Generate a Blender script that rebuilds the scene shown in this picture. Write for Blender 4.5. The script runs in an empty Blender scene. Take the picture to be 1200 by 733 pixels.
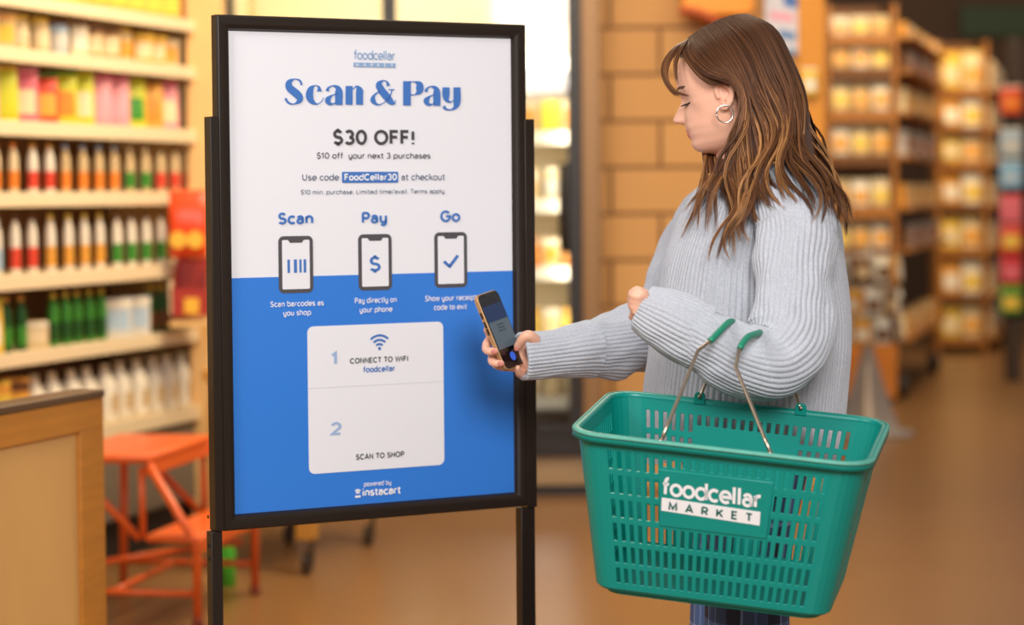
import bpy, bmesh, math, random
from mathutils import Vector, Matrix, noise
PI = math.pi
rnd = random.Random(7)
SC = bpy.context.scene
COL = SC.collection

# ------------------------------------------------------------------ camera, sky, lamps, exposure
F_PX, CX, CY, CAM_H = 2800.0, 600.0, 366.5, 1.3
PITCH, ROLL = 0.05057, -0.00776
_f = Vector((0, math.cos(PITCH), -math.sin(PITCH)))
_u0 = Vector((0, math.sin(PITCH), math.cos(PITCH)))
_r0 = Vector((1, 0, 0))
_r = _r0 * math.cos(ROLL) + _u0 * math.sin(ROLL)
_u = _u0 * math.cos(ROLL) - _r0 * math.sin(ROLL)
EYE = Vector((0, 0, CAM_H))
cam = bpy.data.cameras.new('camera')
cam.sensor_width = 36.0
cam.sensor_fit = 'HORIZONTAL'
cam.lens = 36.0 * F_PX / 1200.0
cam.clip_end = 100
cam.dof.use_dof = True
cam.dof.focus_distance = 4.22
cam.dof.aperture_fstop = 2.5
cam_ob = bpy.data.objects.new('camera', cam)
COL.objects.link(cam_ob)
M = Matrix.Identity(4)
for i in range(3):
    M[i][0], M[i][1], M[i][2], M[i][3] = _r[i], _u[i], -_f[i], EYE[i]
cam_ob.matrix_world = M
SC.camera = cam_ob

SC.view_settings.view_transform = 'Standard'
SC.view_settings.look = 'None'
SC.view_settings.exposure = 0.0
SC.view_settings.gamma = 1.0
SC.view_settings.use_curve_mapping = False

world = bpy.data.worlds.new('world')
SC.world = world
world.use_nodes = True
bg = world.node_tree.nodes['Background']
bg.inputs[0].default_value = (1.0, 0.95, 0.9, 1)
bg.inputs[1].default_value = 0.30


def area(name, loc, target, size, watts, color, size_y=None):
    l = bpy.data.lights.new(name, 'AREA')
    l.energy = watts
    l.color = color
    l.size = size
    if size_y:
        l.shape = 'RECTANGLE'
        l.size_y = size_y
    o = bpy.data.objects.new(name, l)
    COL.objects.link(o)
    o.location = loc
    d = Vector(target) - Vector(loc)
    o.rotation_euler = d.to_track_quat('-Z', 'Y').to_euler()
    return o


area('front_key_light', (0.55, 0.3, 2.75), (0.1, 4.4, 1.1), 1.3, 140, (1.0, 0.985, 0.98))  # added soft key near the camera, standing in for a flash
area('front_left_fill', (-2.2, 2.0, 3.2), (0.2, 4.4, 1.0), 1.2, 66, (1.0, 0.97, 0.95))  # unseen fill added from the left to brighten the face and sign
area('ceiling_lamp_rear', (0.3, 7.2, 3.6), (0.0, 7.4, 0), 1.6, 85, (1.0, 0.8, 0.54))
area('ceiling_lamp_shelf', (-0.3, 7.6, 3.3), (-1.6, 8.3, 1.0), 1.0, 66, (1.0, 0.84, 0.6), 2.0)
area('ceiling_lamp_wall', (1.6, 8.3, 3.6), (1.2, 10.3, 1.3), 1.2, 26, (1.0, 0.76, 0.46))
area('ceiling_lamp_aisle', (2.3, 12.3, 3.7), (2.5, 14.8, 1.2), 1.6, 120, (1.0, 0.82, 0.56))
area('ceiling_lamp_far', (3.3, 16.6, 3.8), (3.7, 19.3, 1.2), 1.6, 110, (1.0, 0.76, 0.45))


def ray(px, py):
    return (_f + _r * ((px - CX) / F_PX) + _u * ((CY - py) / F_PX))


def P(px, py, Y):
    d = ray(px, py)
    return EYE + d * (Y / d.y)


def on_plane(px, py, p0, n):
    d = ray(px, py)
    return EYE + d * ((p0 - EYE).dot(n) / d.dot(n))


def mpp(Y):
    return Y / F_PX


# ------------------------------------------------------------------ materials
def lin(c):
    c = c / 255.0
    return c / 12.92 if c <= 0.04045 else ((c + 0.055) / 1.055) ** 2.4


def rgb(r, g, b):
    return (lin(r), lin(g), lin(b), 1)


MATS = {}


def mat(name, col, rough=0.5, metal=0.0, vary=0.0, scale=20.0, bump=0.0, bscale=80.0, emit=0.0, spec=0.5, coat=0.0, sss=0.0, stretch=None):
    if name in MATS:
        return MATS[name]
    m = bpy.data.materials.new(name)
    m.use_nodes = True
    nt = m.node_tree
    b = nt.nodes['Principled BSDF']
    c = rgb(*col)
    b.inputs['Base Color'].default_value = c
    b.inputs['Roughness'].default_value = rough
    b.inputs['Metallic'].default_value = metal
    b.inputs['Specular IOR Level'].default_value = spec
    if coat:
        b.inputs['Coat Weight'].default_value = coat
        b.inputs['Coat Roughness'].default_value = 0.12
    if sss:
        b.inputs['Subsurface Weight'].default_value = sss
        b.inputs['Subsurface Radius'].default_value = (0.012, 0.005, 0.003)
        b.inputs['Subsurface Scale'].default_value = 0.6
    tc = None
    if vary or bump:
        tc = nt.nodes.new('ShaderNodeTexCoord')
        mp = nt.nodes.new('ShaderNodeMapping')
        nt.links.new(tc.outputs['Object'], mp.inputs['Vector'])
        if stretch:
            mp.inputs['Scale'].default_value = stretch
    if vary:
        n = nt.nodes.new('ShaderNodeTexNoise')
        n.inputs['Scale'].default_value = scale
        n.inputs['Detail'].default_value = 4
        nt.links.new(mp.outputs[0], n.inputs['Vector'])
        mx = nt.nodes.new('ShaderNodeMix')
        mx.data_type = 'RGBA'
        mx.inputs['A'].default_value = tuple(x * (1 - vary) for x in c[:3]) + (1,)
        mx.inputs['B'].default_value = tuple(min(1, x * (1 + vary)) for x in c[:3]) + (1,)
        nt.links.new(n.outputs['Fac'], mx.inputs['Factor'])
        nt.links.new(mx.outputs['Result'], b.inputs['Base Color'])
    if bump:
        n2 = nt.nodes.new('ShaderNodeTexNoise')
        n2.inputs['Scale'].default_value = bscale
        n2.inputs['Detail'].default_value = 5
        nt.links.new(mp.outputs[0], n2.inputs['Vector'])
        bp = nt.nodes.new('ShaderNodeBump')
        bp.inputs['Strength'].default_value = bump
        bp.inputs['Distance'].default_value = 0.003
        nt.links.new(n2.outputs['Fac'], bp.inputs['Height'])
        nt.links.new(bp.outputs[0], b.inputs['Normal'])
    if emit:
        b.inputs['Emission Color'].default_value = c
        b.inputs['Emission Strength'].default_value = emit
    MATS[name] = m
    return m


# ------------------------------------------------------------------ mesh helpers
class MB:
    def __init__(s):
        s.v, s.f, s.uv = [], [], None

    def add(s, verts, faces):
        o = len(s.v)
        s.v += [Vector(p) for p in verts]
        s.f += [tuple(i + o for i in f) for f in faces]
        return s

    def box(s, c, dx, dy, dz, X=(1, 0, 0), Y=(0, 1, 0), Z=(0, 0, 1)):
        """box with full sizes dx,dy,dz about centre c along axes"""
        c, X, Y, Z = Vector(c), Vector(X) * dx / 2, Vector(Y) * dy / 2, Vector(Z) * dz / 2
        vs = [c + X * a + Y * b + Z * d for d in (-1, 1) for b in (-1, 1) for a in (-1, 1)]
        return s.add(vs, [(0, 2, 3, 1), (4, 5, 7, 6), (0, 1, 5, 4), (2, 6, 7, 3), (0, 4, 6, 2), (1, 3, 7, 5)])

    def prism(s, poly, d):
        """polygon (3D points) extruded by vector d"""
        n = len(poly)
        d = Vector(d)
        vs = [Vector(p) for p in poly] + [Vector(p) + d for p in poly]
        fs = [tuple(range(n))[::-1], tuple(range(n, 2 * n))]
        fs += [(i, (i + 1) % n, n + (i + 1) % n, n + i) for i in range(n)]
        return s.add(vs, fs)

    def rings(s, rings, cap0=True, cap1=True, close=True):
        n = len(rings[0])
        vs = [p for r in rings for p in r]
        fs = []
        for i in range(len(rings) - 1):
            for j in range(n if close else n - 1):
                k = (j + 1) % n
                fs.append((i * n + j, i * n + k, (i + 1) * n + k, (i + 1) * n + j))
        if cap0:
            fs.append(tuple(range(n))[::-1])
        if cap1:
            fs.append(tuple((len(rings) - 1) * n + j for j in range(n)))
        return s.add(vs, fs)

    def lathe(s, c, prof, n=20, axis=(0, 0, 1)):
        c = Vector(c)
        A = Vector(axis).normalized()
        X = A.orthogonal().normalized()
        Yv = A.cross(X)
        return s.rings([[c + A * z + (X * math.cos(2 * PI * j / n) + Yv * math.sin(2 * PI * j / n)) * max(r, 1e-5) for j in range(n)] for r, z in prof])

    def tube(s, pts, r, n=10, smooth=0):
        pts = [Vector(p) for p in pts]
        if smooth:
            pts = spline(pts, smooth)
        rs = r if isinstance(r, (list, tuple)) else [r] * len(pts)
        if len(rs) != len(pts):
            rs = resamp(rs, len(pts))
        T, U, V = frames(pts)
        return s.rings([[pts[i] + (U[i] * math.cos(2 * PI * j / n) + V[i] * math.sin(2 * PI * j / n)) * rs[i] for j in range(n)] for i in range(len(pts))])

    def ball(s, c, rx, ry=None, rz=None, n=12, X=(1, 0, 0), Y=(0, 1, 0), Z=(0, 0, 1)):
        ry, rz = ry or rx, rz or rx
        c, X, Y, Z = Vector(c), Vector(X), Vector(Y), Vector(Z)
        rs = []
        for i in range(1, n):
            a = -PI / 2 + PI * i / n
            rs.append([c + X * (rx * math.cos(a) * math.cos(b)) + Y * (ry * math.cos(a) * math.sin(b)) + Z * (rz * math.sin(a)) for b in [2 * PI * j / (2 * n) for j in range(2 * n)]])
        return s.rings(rs)

    def build(s, name, m, parent=None, smooth=False, bevel=0.0, origin=None, seg=2):
        me = bpy.data.meshes.new(name)
        off = WL.get(parent.name, Vector()) if parent else Vector(origin or (0, 0, 0))
        me.from_pydata([tuple(p - off) for p in s.v], [], s.f)
        for mm in (m if isinstance(m, (list, tuple)) else [m]):
            me.materials.append(mm)
        if s.uv:
            l = me.uv_layers.new(name='UVMap')
            for lo in me.loops:
                l.data[lo.index].uv = s.uv[lo.vertex_index]
        me.validate()
        bm = bmesh.new()
        bm.from_mesh(me)
        bmesh.ops.recalc_face_normals(bm, faces=bm.faces)
        bm.to_mesh(me)
        bm.free()
        if smooth:
            me.polygons.foreach_set('use_smooth', [True] * len(me.polygons))
        o = bpy.data.objects.new(name, me)
        COL.objects.link(o)
        if parent:
            o.parent = parent
        else:
            o.location = off
        WL[o.name] = off
        if bevel:
            b = o.modifiers.new('bevel', 'BEVEL')
            b.width = bevel
            b.segments = seg
            b.limit_method = 'ANGLE'
            b.angle_limit = 0.6
            if smooth is False:
                me.polygons.foreach_set('use_smooth', [True] * len(me.polygons))
                try:
                    me.set_sharp_from_angle(angle=0.7)
                except Exception:
                    pass
        return o


WL = {}


def empty(name, loc):
    o = bpy.data.objects.new(name, None)
    o.empty_display_size = 0.05
    COL.objects.link(o)
    o.location = loc
    WL[o.name] = Vector(loc)
    return o


def tag(o, label, cat, group=None, kind=None):
    o['label'] = label
    o['category'] = cat
    if group:
        o['group'] = group
    if kind:
        o['kind'] = kind
    return o


def struct(o):
    o['kind'] = 'structure'
    return o


def spline(pts, n):
    """Catmull-Rom through pts (Vectors or tuples), n samples per span"""
    P_ = [Vector(p) for p in pts]
    if len(P_) < 3:
        return [P_[0].lerp(P_[-1], i / n) for i in range(n + 1)]
    E = [P_[0] * 2 - P_[1]] + P_ + [P_[-1] * 2 - P_[-2]]
    out = []
    for i in range(1, len(E) - 2):
        a, b, c, d = E[i - 1:i + 3]
        for k in range(n):
            t = k / n
            out.append(0.5 * ((2 * b) + (c - a) * t + (2 * a - 5 * b + 4 * c - d) * t * t + (3 * b - a - 3 * c + d) * t ** 3))
    out.append(P_[-1])
    return out


def resamp(vals, n):
    """linear resample of scalars or Vectors to n values"""
    m = len(vals) - 1
    out = []
    for i in range(n):
        x = i / (n - 1) * m
        k = min(int(x), m - 1)
        t = x - k
        out.append(vals[k] * (1 - t) + vals[k + 1] * t)
    return out


def arclen(pts, n):
    """resample a polyline to n points evenly by length"""
    L = [0]
    for a, b in zip(pts, pts[1:]):
        L.append(L[-1] + (b - a).length)
    out, k = [], 0
    for i in range(n):
        d = L[-1] * i / (n - 1)
        while k < len(pts) - 2 and L[k + 1] < d:
            k += 1
        t = (d - L[k]) / max(1e-9, L[k + 1] - L[k])
        out.append(pts[k].lerp(pts[k + 1], min(1, t)))
    return out


def frames(pts, ref=None):
    n = len(pts)
    T = []
    for i in range(n):
        T.append((pts[min(i + 1, n - 1)] - pts[max(i - 1, 0)]).normalized())
    if ref is None:
        U0 = T[0].orthogonal().normalized()
    else:
        ref = Vector(ref)
        U0 = (ref - T[0] * ref.dot(T[0])).normalized()
    U = [U0]
    for i in range(1, n):
        q = T[i - 1].rotation_difference(T[i])
        w = q @ U[-1]
        U.append((w - T[i] * w.dot(T[i])).normalized())
    return T, U, [T[i].cross(U[i]) for i in range(n)]


def smoothstep(a, b, x):
    t = max(0, min(1, (x - a) / (b - a)))
    return t * t * (3 - 2 * t)


def lerp_table(tab, x):
    """tab: sorted [(x, v...)]; smooth-ish linear interpolation"""
    if x <= tab[0][0]:
        return tab[0][1:]
    for a, b in zip(tab, tab[1:]):
        if x <= b[0]:
            t = (x - a[0]) / (b[0] - a[0])
            return tuple(p * (1 - t) + q * t for p, q in zip(a[1:], b[1:]))
    return tab[-1][1:]


# ------------------------------------------------------------------ stroke lettering (drawn from lines and arcs)
def A_(cx, cy, rx, ry, a0, a1):
    n = max(4, int(abs(a1 - a0) / 15))
    return [(cx + rx * math.cos(math.radians(a0 + (a1 - a0) * i / n)), cy + ry * math.sin(math.radians(a0 + (a1 - a0) * i / n))) for i in range(n + 1)]


X_, K_ = .46, .66
O_ = [A_(.25, .23, .23, .23, 0, 360)]
STEM = lambda x, a, b: [(x, a), (x, b)]
GL = {
    ' ': (.2, []),
    'o': (.50, O_), 'c': (.44, [A_(.25, .23, .23, .23, 48, 312)]),
    'e': (.49, [[(.03, .23), (.48, .23)] + A_(.25, .23, .23, .23, 0, 312)[1:]]),
    'a': (.45, [A_(.215, .30, .165, .16, 160, 0) + [(.38, 0)], [(.38, .27), (.19, .27)] + A_(.19, .135, .155, .135, 90, 270)[1:] + A_(.22, .16, .16, .16, 270, 350)]),
    'd': (.53, O_ + [STEM(.48, .70, 0)]), 'b': (.53, [A_(.28, .23, .23, .23, 0, 360), STEM(.05, .70, 0)]),
    'p': (.53, [A_(.28, .23, .23, .23, 0, 360), STEM(.05, X_, -.2)]),
    'n': (.47, [STEM(.05, X_, 0), [(.05, .22)] + A_(.235, .27, .185, .19, 180, 0) + [(.42, 0)]]),
    'h': (.47, [STEM(.05, .70, 0), [(.05, .22)] + A_(.235, .27, .185, .19, 180, 0) + [(.42, 0)]]),
    'm': (.74, [STEM(.05, X_, 0), [(.05, .24)] + A_(.21, .29, .16, .17, 180, 0) + [(.37, 0)], [(.37, .24)] + A_(.53, .29, .16, .17, 180, 0) + [(.69, 0)]]),
    'r': (.30, [STEM(.05, X_, 0), [(.05, .22)] + A_(.235, .27, .185, .19, 180, 75)]),
    'u': (.47, [[(.05, X_), (.05, .19)] + A_(.23, .19, .18, .19, 180, 360) + [(.41, X_)], STEM(.41, .2, 0)]),
    'y': (.46, [[(.05, X_), (.05, .19)] + A_(.23, .19, .18, .19, 180, 360), [(.41, X_), (.41, -.03)] + A_(.24, -.03, .17, .16, 0, -150)]),
    't': (.32, [[(.13, .62), (.13, .14)] + A_(.25, .14, .12, .14, 180, 285), [(.01, X_), (.29, X_)]]),
    'f': (.30, [[(.13, 0), (.13, .56)] + A_(.25, .56, .12, .14, 180, 80), [(.01, X_), (.28, X_)]]),
    'l': (.16, [STEM(.07, .70, 0)]), 'i': (.16, [STEM(.07, X_, 0), STEM(.07, .69, .61)]),
    'k': (.43, [STEM(.05, .70, 0), [(.38, X_), (.07, .2)], [(.17, .27), (.40, 0)]]),
    'x': (.42, [[(.02, X_), (.38, 0)], [(.38, X_), (.02, 0)]]), 'v': (.42, [[(.02, X_), (.2, 0), (.38, X_)]]),
    's': (.40, [A_(.19, .345, .14, .115, 30, 270)[:-1] + A_(.19, .115, .16, .115, 90, -150)]),
    'w': (.62, [[(.02, X_), (.15, 0), (.30, X_), (.45, 0), (.58, X_)]]),
    'S': (.52, [A_(.25, .495, .18, .165, 25, 270)[:-1] + A_(.25, .165, .21, .165, 90, -155)]),
    'P': (.50, [STEM(.05, K_, 0), [(.05, K_), (.27, K_)] + A_(.27, .475, .185, .185, 90, -90) + [(.05, .29)]]),
    'R': (.52, [STEM(.05, K_, 0), [(.05, K_), (.27, K_)] + A_(.27, .475, .185, .185, 90, -90) + [(.05, .29)], [(.26, .29), (.46, 0)]]),
    'G': (.68, [A_(.34, .33, .31, .33, 42, 345) + [(.64, .33), (.36, .33)]]),
    'O': (.70, [A_(.34, .33, .31, .33, 0, 360)]), 'C': (.64, [A_(.34, .33, .31, .33, 45, 315)]),
    'F': (.46, [[(.42, K_), (.05, K_), (.05, 0)], [(.05, .35), (.38, .35)]]),
    'E': (.47, [[(.42, K_), (.05, K_), (.05, 0), (.42, 0)], [(.05, .34), (.38, .34)]]),
    'L': (.43, [[(.05, K_), (.05, 0), (.39, 0)]]), 'T': (.50, [[(.01, K_), (.48, K_)], STEM(.245, K_, 0)]),
    'U': (.58, [[(.05, K_), (.05, .24)] + A_(.28, .24, .23, .24, 180, 360) + [(.51, K_)]]),
    'N': (.58, [[(.05, 0), (.05, K_), (.50, 0), (.50, K_)]]), 'M': (.70, [[(.05, 0), (.07, K_), (.34, .1), (.61, K_), (.63, 0)]]),
    'W': (.86, [[(.02, K_), (.22, 0), (.42, K_), (.62, 0), (.82, K_)]]), 'I': (.18, [STEM(.07, K_, 0)]),
    'A': (.60, [[(.02, 0), (.29, K_), (.56, 0)], [(.12, .2), (.46, .2)]]),
    'K': (.54, [STEM(.05, K_, 0), [(.48, K_), (.07, .24)], [(.2, .36), (.50, 0)]]),
    'H': (.58, [STEM(.05, K_, 0), STEM(.50, K_, 0), [(.05, .34), (.50, .34)]]),
    '0': (.54, [A_(.26, .33, .23, .33, 0, 360)]), '1': (.30, [[(.01, .52), (.19, K_), (.19, 0)]]),
    '2': (.48, [A_(.23, .46, .2, .2, 160, -30) + [(.03, 0), (.44, 0)]]),
    '3': (.48, [A_(.22, .49, .18, .17, 150, -90) + A_(.22, .16, .21, .165, 90, -150)[1:]]),
    '$': (.50, [A_(.24, .495, .18, .165, 25, 270)[:-1] + A_(.24, .165, .2, .165, 90, -155), STEM(.24, .78, .60), STEM(.24, .06, -.12)]),
    '!': (.18, [STEM(.08, K_, .2), STEM(.08, .05, -.03)]), '.': (.16, [STEM(.06, .05, -.04)]), '/': (.36, [[(.02, -.05), (.32, .72)]]),
}


def stroke_quads(pts, w):
    """offset polyline into a strip; returns list of (left,right) 2D pairs"""
    pts = [Vector((p[0], p[1])) for p in pts]
    q = [pts[0]]
    for p in pts[1:]:
        if (p - q[-1]).length > 1e-5:
            q.append(p)
    closed = (q[0] - q[-1]).length < 1e-4 and len(q) > 4
    out = []
    n = len(q)
    for i in range(n):
        if closed:
            a, b = q[(i - 1) % n if i > 0 else n - 2], q[(i + 1) if i < n - 1 else 1]
        else:
            a, b = q[max(i - 1, 0)], q[min(i + 1, n - 1)]
        d1, d2 = (q[i] - a), (b - q[i])
        d1 = d1.normalized() if d1.length > 1e-7 else d2.normalized()
        d2 = d2.normalized() if d2.length > 1e-7 else d1
        t = (d1 + d2)
        t = t.normalized() if t.length > .2 else d2
        nn = Vector((-t.y, t.x))
        c = max(.45, nn.dot(Vector((-d2.y, d2.x))))
        out.append((q[i] + nn * (w / 2 / c), q[i] - nn * (w / 2 / c)))
    return out


def text_strips(s, w, track=0.04):
    x, strips = 0, []
    for ch in s:
        adv, st = GL[ch]
        for p in st:
            strips.append([(Vector((l.x + x, l.y)), Vector((r.x + x, r.y))) for l, r in stroke_quads(p, w)])
        x += adv + track + w * .55
    return strips, x - track - w * .55


def lettering(mb, s, w, to3d, x0, x1, ybase, cap, track=0.04):
    """to3d(u,v): plane coords -> 3D. text fitted between x0..x1; cap = letter height; y up"""
    strips, W = text_strips(s, w, track)
    sx, sy = (x1 - x0) / W, cap / (K_ + w)
    for st in strips:
        vs, fs = [], []
        for l, r in st:
            vs += [to3d(x0 + l.x * sx, ybase + (l.y + w / 2) * sy), to3d(x0 + r.x * sx, ybase + (r.y + w / 2) * sy)]
        for i in range(len(st) - 1):
            fs.append((2 * i, 2 * i + 1, 2 * i + 3, 2 * i + 2))
        mb.add(vs, fs)


def brush(mb, pts, to3d, n=8):
    """variable-width stroke (x,y,w), y as given"""
    q = spline([Vector(p) for p in pts], n) if len(pts) > 2 else [Vector(p) for p in pts]
    vs = []
    for i, p in enumerate(q):
        a, b = q[max(i - 1, 0)], q[min(i + 1, len(q) - 1)]
        t = Vector((b.x - a.x, b.y - a.y)).normalized()
        k = max(2.0, p.z) / 2
        vs += [to3d(p.x - t.y * k, p.y + t.x * k), to3d(p.x + t.y * k, p.y - t.x * k)]
    mb.add(vs, [(2 * i, 2 * i + 1, 2 * i + 3, 2 * i + 2) for i in range(len(q) - 1)])

# ================================================================== THE SETTING
def wall_mat():
    m = bpy.data.materials.new('painted_block')
    m.use_nodes = True
    nt = m.node_tree
    b = nt.nodes['Principled BSDF']
    tc = nt.nodes.new('ShaderNodeTexCoord')
    mp = nt.nodes.new('ShaderNodeMapping')
    mp.inputs['Rotation'].default_value = (PI / 2, 0, 0)
    nt.links.new(tc.outputs['Object'], mp.inputs['Vector'])
    br = nt.nodes.new('ShaderNodeTexBrick')
    br.inputs['Scale'].default_value = 1.0
    br.inputs['Brick Width'].default_value = 0.43
    br.inputs['Row Height'].default_value = 0.2
    br.inputs['Mortar Size'].default_value = 0.0085
    br.inputs['Mortar Smooth'].default_value = 0.3
    br.inputs['Color1'].default_value = rgb(204, 152, 88)
    br.inputs['Color2'].default_value = rgb(194, 142, 80)
    br.inputs['Mortar'].default_value = rgb(120, 76, 34)
    nt.links.new(mp.outputs[0], br.inputs['Vector'])
    nt.links.new(br.outputs['Color'], b.inputs['Base Color'])
    bp = nt.nodes.new('ShaderNodeBump')
    bp.inputs['Distance'].default_value = 0.01
    bp.invert = True
    nt.links.new(br.outputs['Fac'], bp.inputs['Height'])
    nt.links.new(bp.outputs[0], b.inputs['Normal'])
    b.inputs['Roughness'].default_value = 0.6
    return m


m_floor = mat('polished_concrete', (134, 94, 54), rough=0.3, vary=0.14, scale=1.3, spec=0.5)
o = struct(MB().box((0.8, 10.5, -0.02), 14, 27, 0.04).build('floor', m_floor))

# block wall straight ahead, beside the glass door cooler
WY = 10.32
xl, xr = P(704, 300, WY).x, P(960, 300, WY).x
struct(MB().box(((xl + xr) / 2, WY + 0.1, 1.7), xr - xl, 0.2, 3.4).build('wall_right', wall_mat()))
m_ochre = mat('ochre_paint', (222, 148, 44), rough=0.5, vary=0.06, scale=4)
x0, x1 = P(936, 300, 10.28).x, P(967, 300, 10.28).x
struct(MB().box(((x0 + x1) / 2, 10.28 + 0.06, 1.7), x1 - x0, 0.12, 3.4).build('trim_1', m_ochre, bevel=0.006))
# tan wooden column between the shelves and the cooler
m_pine = mat('oiled_pine', (226, 178, 112), rough=0.5, vary=0.14, scale=6, stretch=(6, 6, 0.5))
x0, x1 = P(221, 300, 9.0).x, P(263, 300, 9.0).x
struct(MB().box(((x0 + x1) / 2, 9.08, 1.7), x1 - x0, 0.16, 3.4).build('trim_2', m_pine, bevel=0.006))
# far wall of the store
m_dark = mat('dark_brown_wall', (72, 46, 24), rough=0.7, vary=0.2, scale=1.5)
struct(MB().box((3.0, 23.6, 2.0), 12, 0.2, 4.0).build('wall_back', m_dark))
m_green = mat('dark_green_paint', (44, 62, 36), rough=0.6)
x0, x1 = P(1128, 20, 23.3).x, P(1215, 20, 23.3).x
tag(MB().box(((x0 + x1) / 2, 23.45, P(1150, 24, 23.3).z), x1 - x0, 0.06, 0.3).build('hanging_sign', m_green, bevel=0.01), 'blank dark green sign high on the far brown wall', 'sign')

# ================================================================== THE SIGN STAND
S_YAW = 0.51874
Q0 = Vector((-0.5149, 4.3913, 1.5981))
SD = Vector((math.cos(S_YAW), math.sin(S_YAW), 0))
SN = Vector((math.sin(S_YAW), -math.cos(S_YAW), 0))
SZ = Vector((0, 0, 1))
SW, SH = 0.5944, 0.89


def s3(u, v, off=0.0):
    return Q0 + SD * u - SZ * v + SN * off


def SP(px, py, off=0.0):
    p = on_plane(px, py, Q0 + SN * off, SN)
    return (p - Q0).dot(SD), (Q0 - p).z


m_black = mat('black_brown_metal', (38, 27, 19), rough=0.38, vary=0.15, scale=40, metal=0.0, spec=0.4)
m_white = mat('poster_white', (240, 238, 242), rough=0.32, spec=0.4, coat=0.15)
m_blue = mat('poster_blue', (56, 128, 220), rough=0.34, spec=0.4, coat=0.15)
m_tblue = mat('print_blue', (66, 118, 192), rough=0.5)
m_lblue = mat('print_pale_blue', (142, 170, 206), rough=0.5)
m_tdark = mat('print_charcoal', (74, 70, 72), rough=0.5)
m_tgrey = mat('print_slate', (98, 108, 128), rough=0.5)
m_twhite = mat('print_white', (244, 242, 244), rough=0.5)
m_pale = mat('print_hairline', (206, 204, 208), rough=0.5)
m_number = mat('print_powder_blue', (160, 184, 220), rough=0.5)

stand = empty('sign_stand', (s3(SW / 2, 0).x, s3(SW / 2, 0).y, 0))
tag(stand, 'tall black floor stand framing a white and blue poster with printed steps', 'sign')
# frame
B = 0.0285
prof = [(0, -0.012), (0, 0.009), (0.0035, 0.0125), (0.017, 0.0125), (0.0245, 0.009), (0.0265, 0.0035), (B, 0.001), (B, -0.012)]
mb = MB()
rings = []
for ins, d in prof + [prof[0]]:
    k = B - ins
    rings.append([s3(-k, -k, d), s3(SW + k, -k, d), s3(SW + k, SH + k, d), s3(-k, SH + k, d)])
mb.rings(rings, False, False)
mb.build('frame', m_black, stand, bevel=0.0008)


def ubox(mb, u0, u1, v0, v1, o0, o1):
    return mb.box(s3((u0 + u1) / 2, (v0 + v1) / 2, (o0 + o1) / 2), abs(u1 - u0), abs(v1 - v0), abs(o1 - o0), SD, SZ, SN)


for side, (pa, pb, qa, qb, pt) in enumerate(((246.4, 256.2, 248.2, 261.5, 136.5), (615.0, 626.2, 611.5, 627.8, 139.5))):
    px_m = 136
    off = 0.0155
    ua, va = SP(pa, pt, off)
    ub, _ = SP(pb, pt, off)
    vb = SP(pa, 624 if side == 0 else 596, off)[1]
    mb = MB()
    # open channel: front lip, side web, back lip
    if side == 0:
        ubox(mb, ua, ub, va, vb, 0.0130, off)
        ubox(mb, ua, ua + 0.006, va, vb, -0.0145, 0.0130)
        ubox(mb, ua + 0.006, ub, va, vb, -0.0145, -0.0125)
    else:
        ubox(mb, ua, ub, va, vb, 0.0130, off)
        ubox(mb, ub - 0.006, ub, va, vb, -0.0145, 0.0130)
        ubox(mb, ua, ub - 0.006, va, vb, -0.0145, -0.0125)
    mb.build('post', m_black, stand, bevel=0.001)
    uc, _ = SP(qa, 680, 0.011)
    ud, _ = SP(qb, 680, 0.011)
    vfl = Q0.z - 0.03
    leg = ubox(MB(), uc, ud, vb + 0.0008, vfl, -0.012, 0.011).build('leg', m_black, stand, bevel=0.0015)
    uu = (uc + ud) / 2
    c = s3(uu, Q0.z - 0.015)
    MB().box(c, 0.04, 0.42, 0.03, SD, SN, SZ).build('foot', m_black, stand, bevel=0.004)
    if side == 0:
        mb = MB()
        for py in (606, 640, 655):
            u_, v_ = SP(246, py, 0.0)
            mb.lathe(s3(uc - 0.0003, v_, 0.0), [(0.0001, 0), (0.0036, 0.0), (0.003, 0.0015), (0.0001, 0.002)], 10, axis=-SD)
        mb.build('screw', mat('dark_screw', (26, 22, 20), rough=0.35, metal=0.7), leg)

poster = ubox(MB(), 0.0, SW, 0.0, SH, -0.004, 0.0).build('poster', m_white, stand)
poster['label'] = 'white poster with blue lower part'
vL, vR = SP(270, 326.8)[1], SP(600, 317)[1]
vm = (vL + vR) / 2


def quad_poly(mb, pts, off, th=0.0004):
    mb.prism([s3(u, v, off) for u, v in pts], SN * -th)


def round_rect(u0, v0, u1, v1, r, n=5):
    pts = []
    for cx, cy, a in ((u1 - r, v0 + r, -90), (u1 - r, v1 - r, 0), (u0 + r, v1 - r, 90), (u0 + r, v0 + r, 180)):
        for i in range(n + 1):
            t = math.radians(a + 90 * i / n)
            pts.append((cx + r * math.cos(t), cy + r * math.sin(t)))
    return pts


mb = MB()
quad_poly(mb, [(0.0, vm), (SW, vm), (SW, SH), (0.0, SH)], 0.0007)
mb.build('blue_panel', m_blue, poster)['label'] = 'blue lower panel of the poster'


def line(s, pl, pr, pbase, cap_px, m, w=0.1, off=0.0021, name='lettering', track=0.04):
    pm = (pl + pr) / 2
    uL, uR = SP(pl, pbase, off)[0], SP(pr, pbase, off)[0]
    vb = SP(pm, pbase, off)[1]
    p = s3((uL + uR) / 2, vb)
    cap = cap_px * 1.06 * (p - EYE).dot(_f) / F_PX
    mb = MB()
    lettering(mb, s, w, lambda u, y: s3(u, vb - y, off), uL, uR, 0.0, cap, track)
    return mb.build(name, m, poster)


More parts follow.
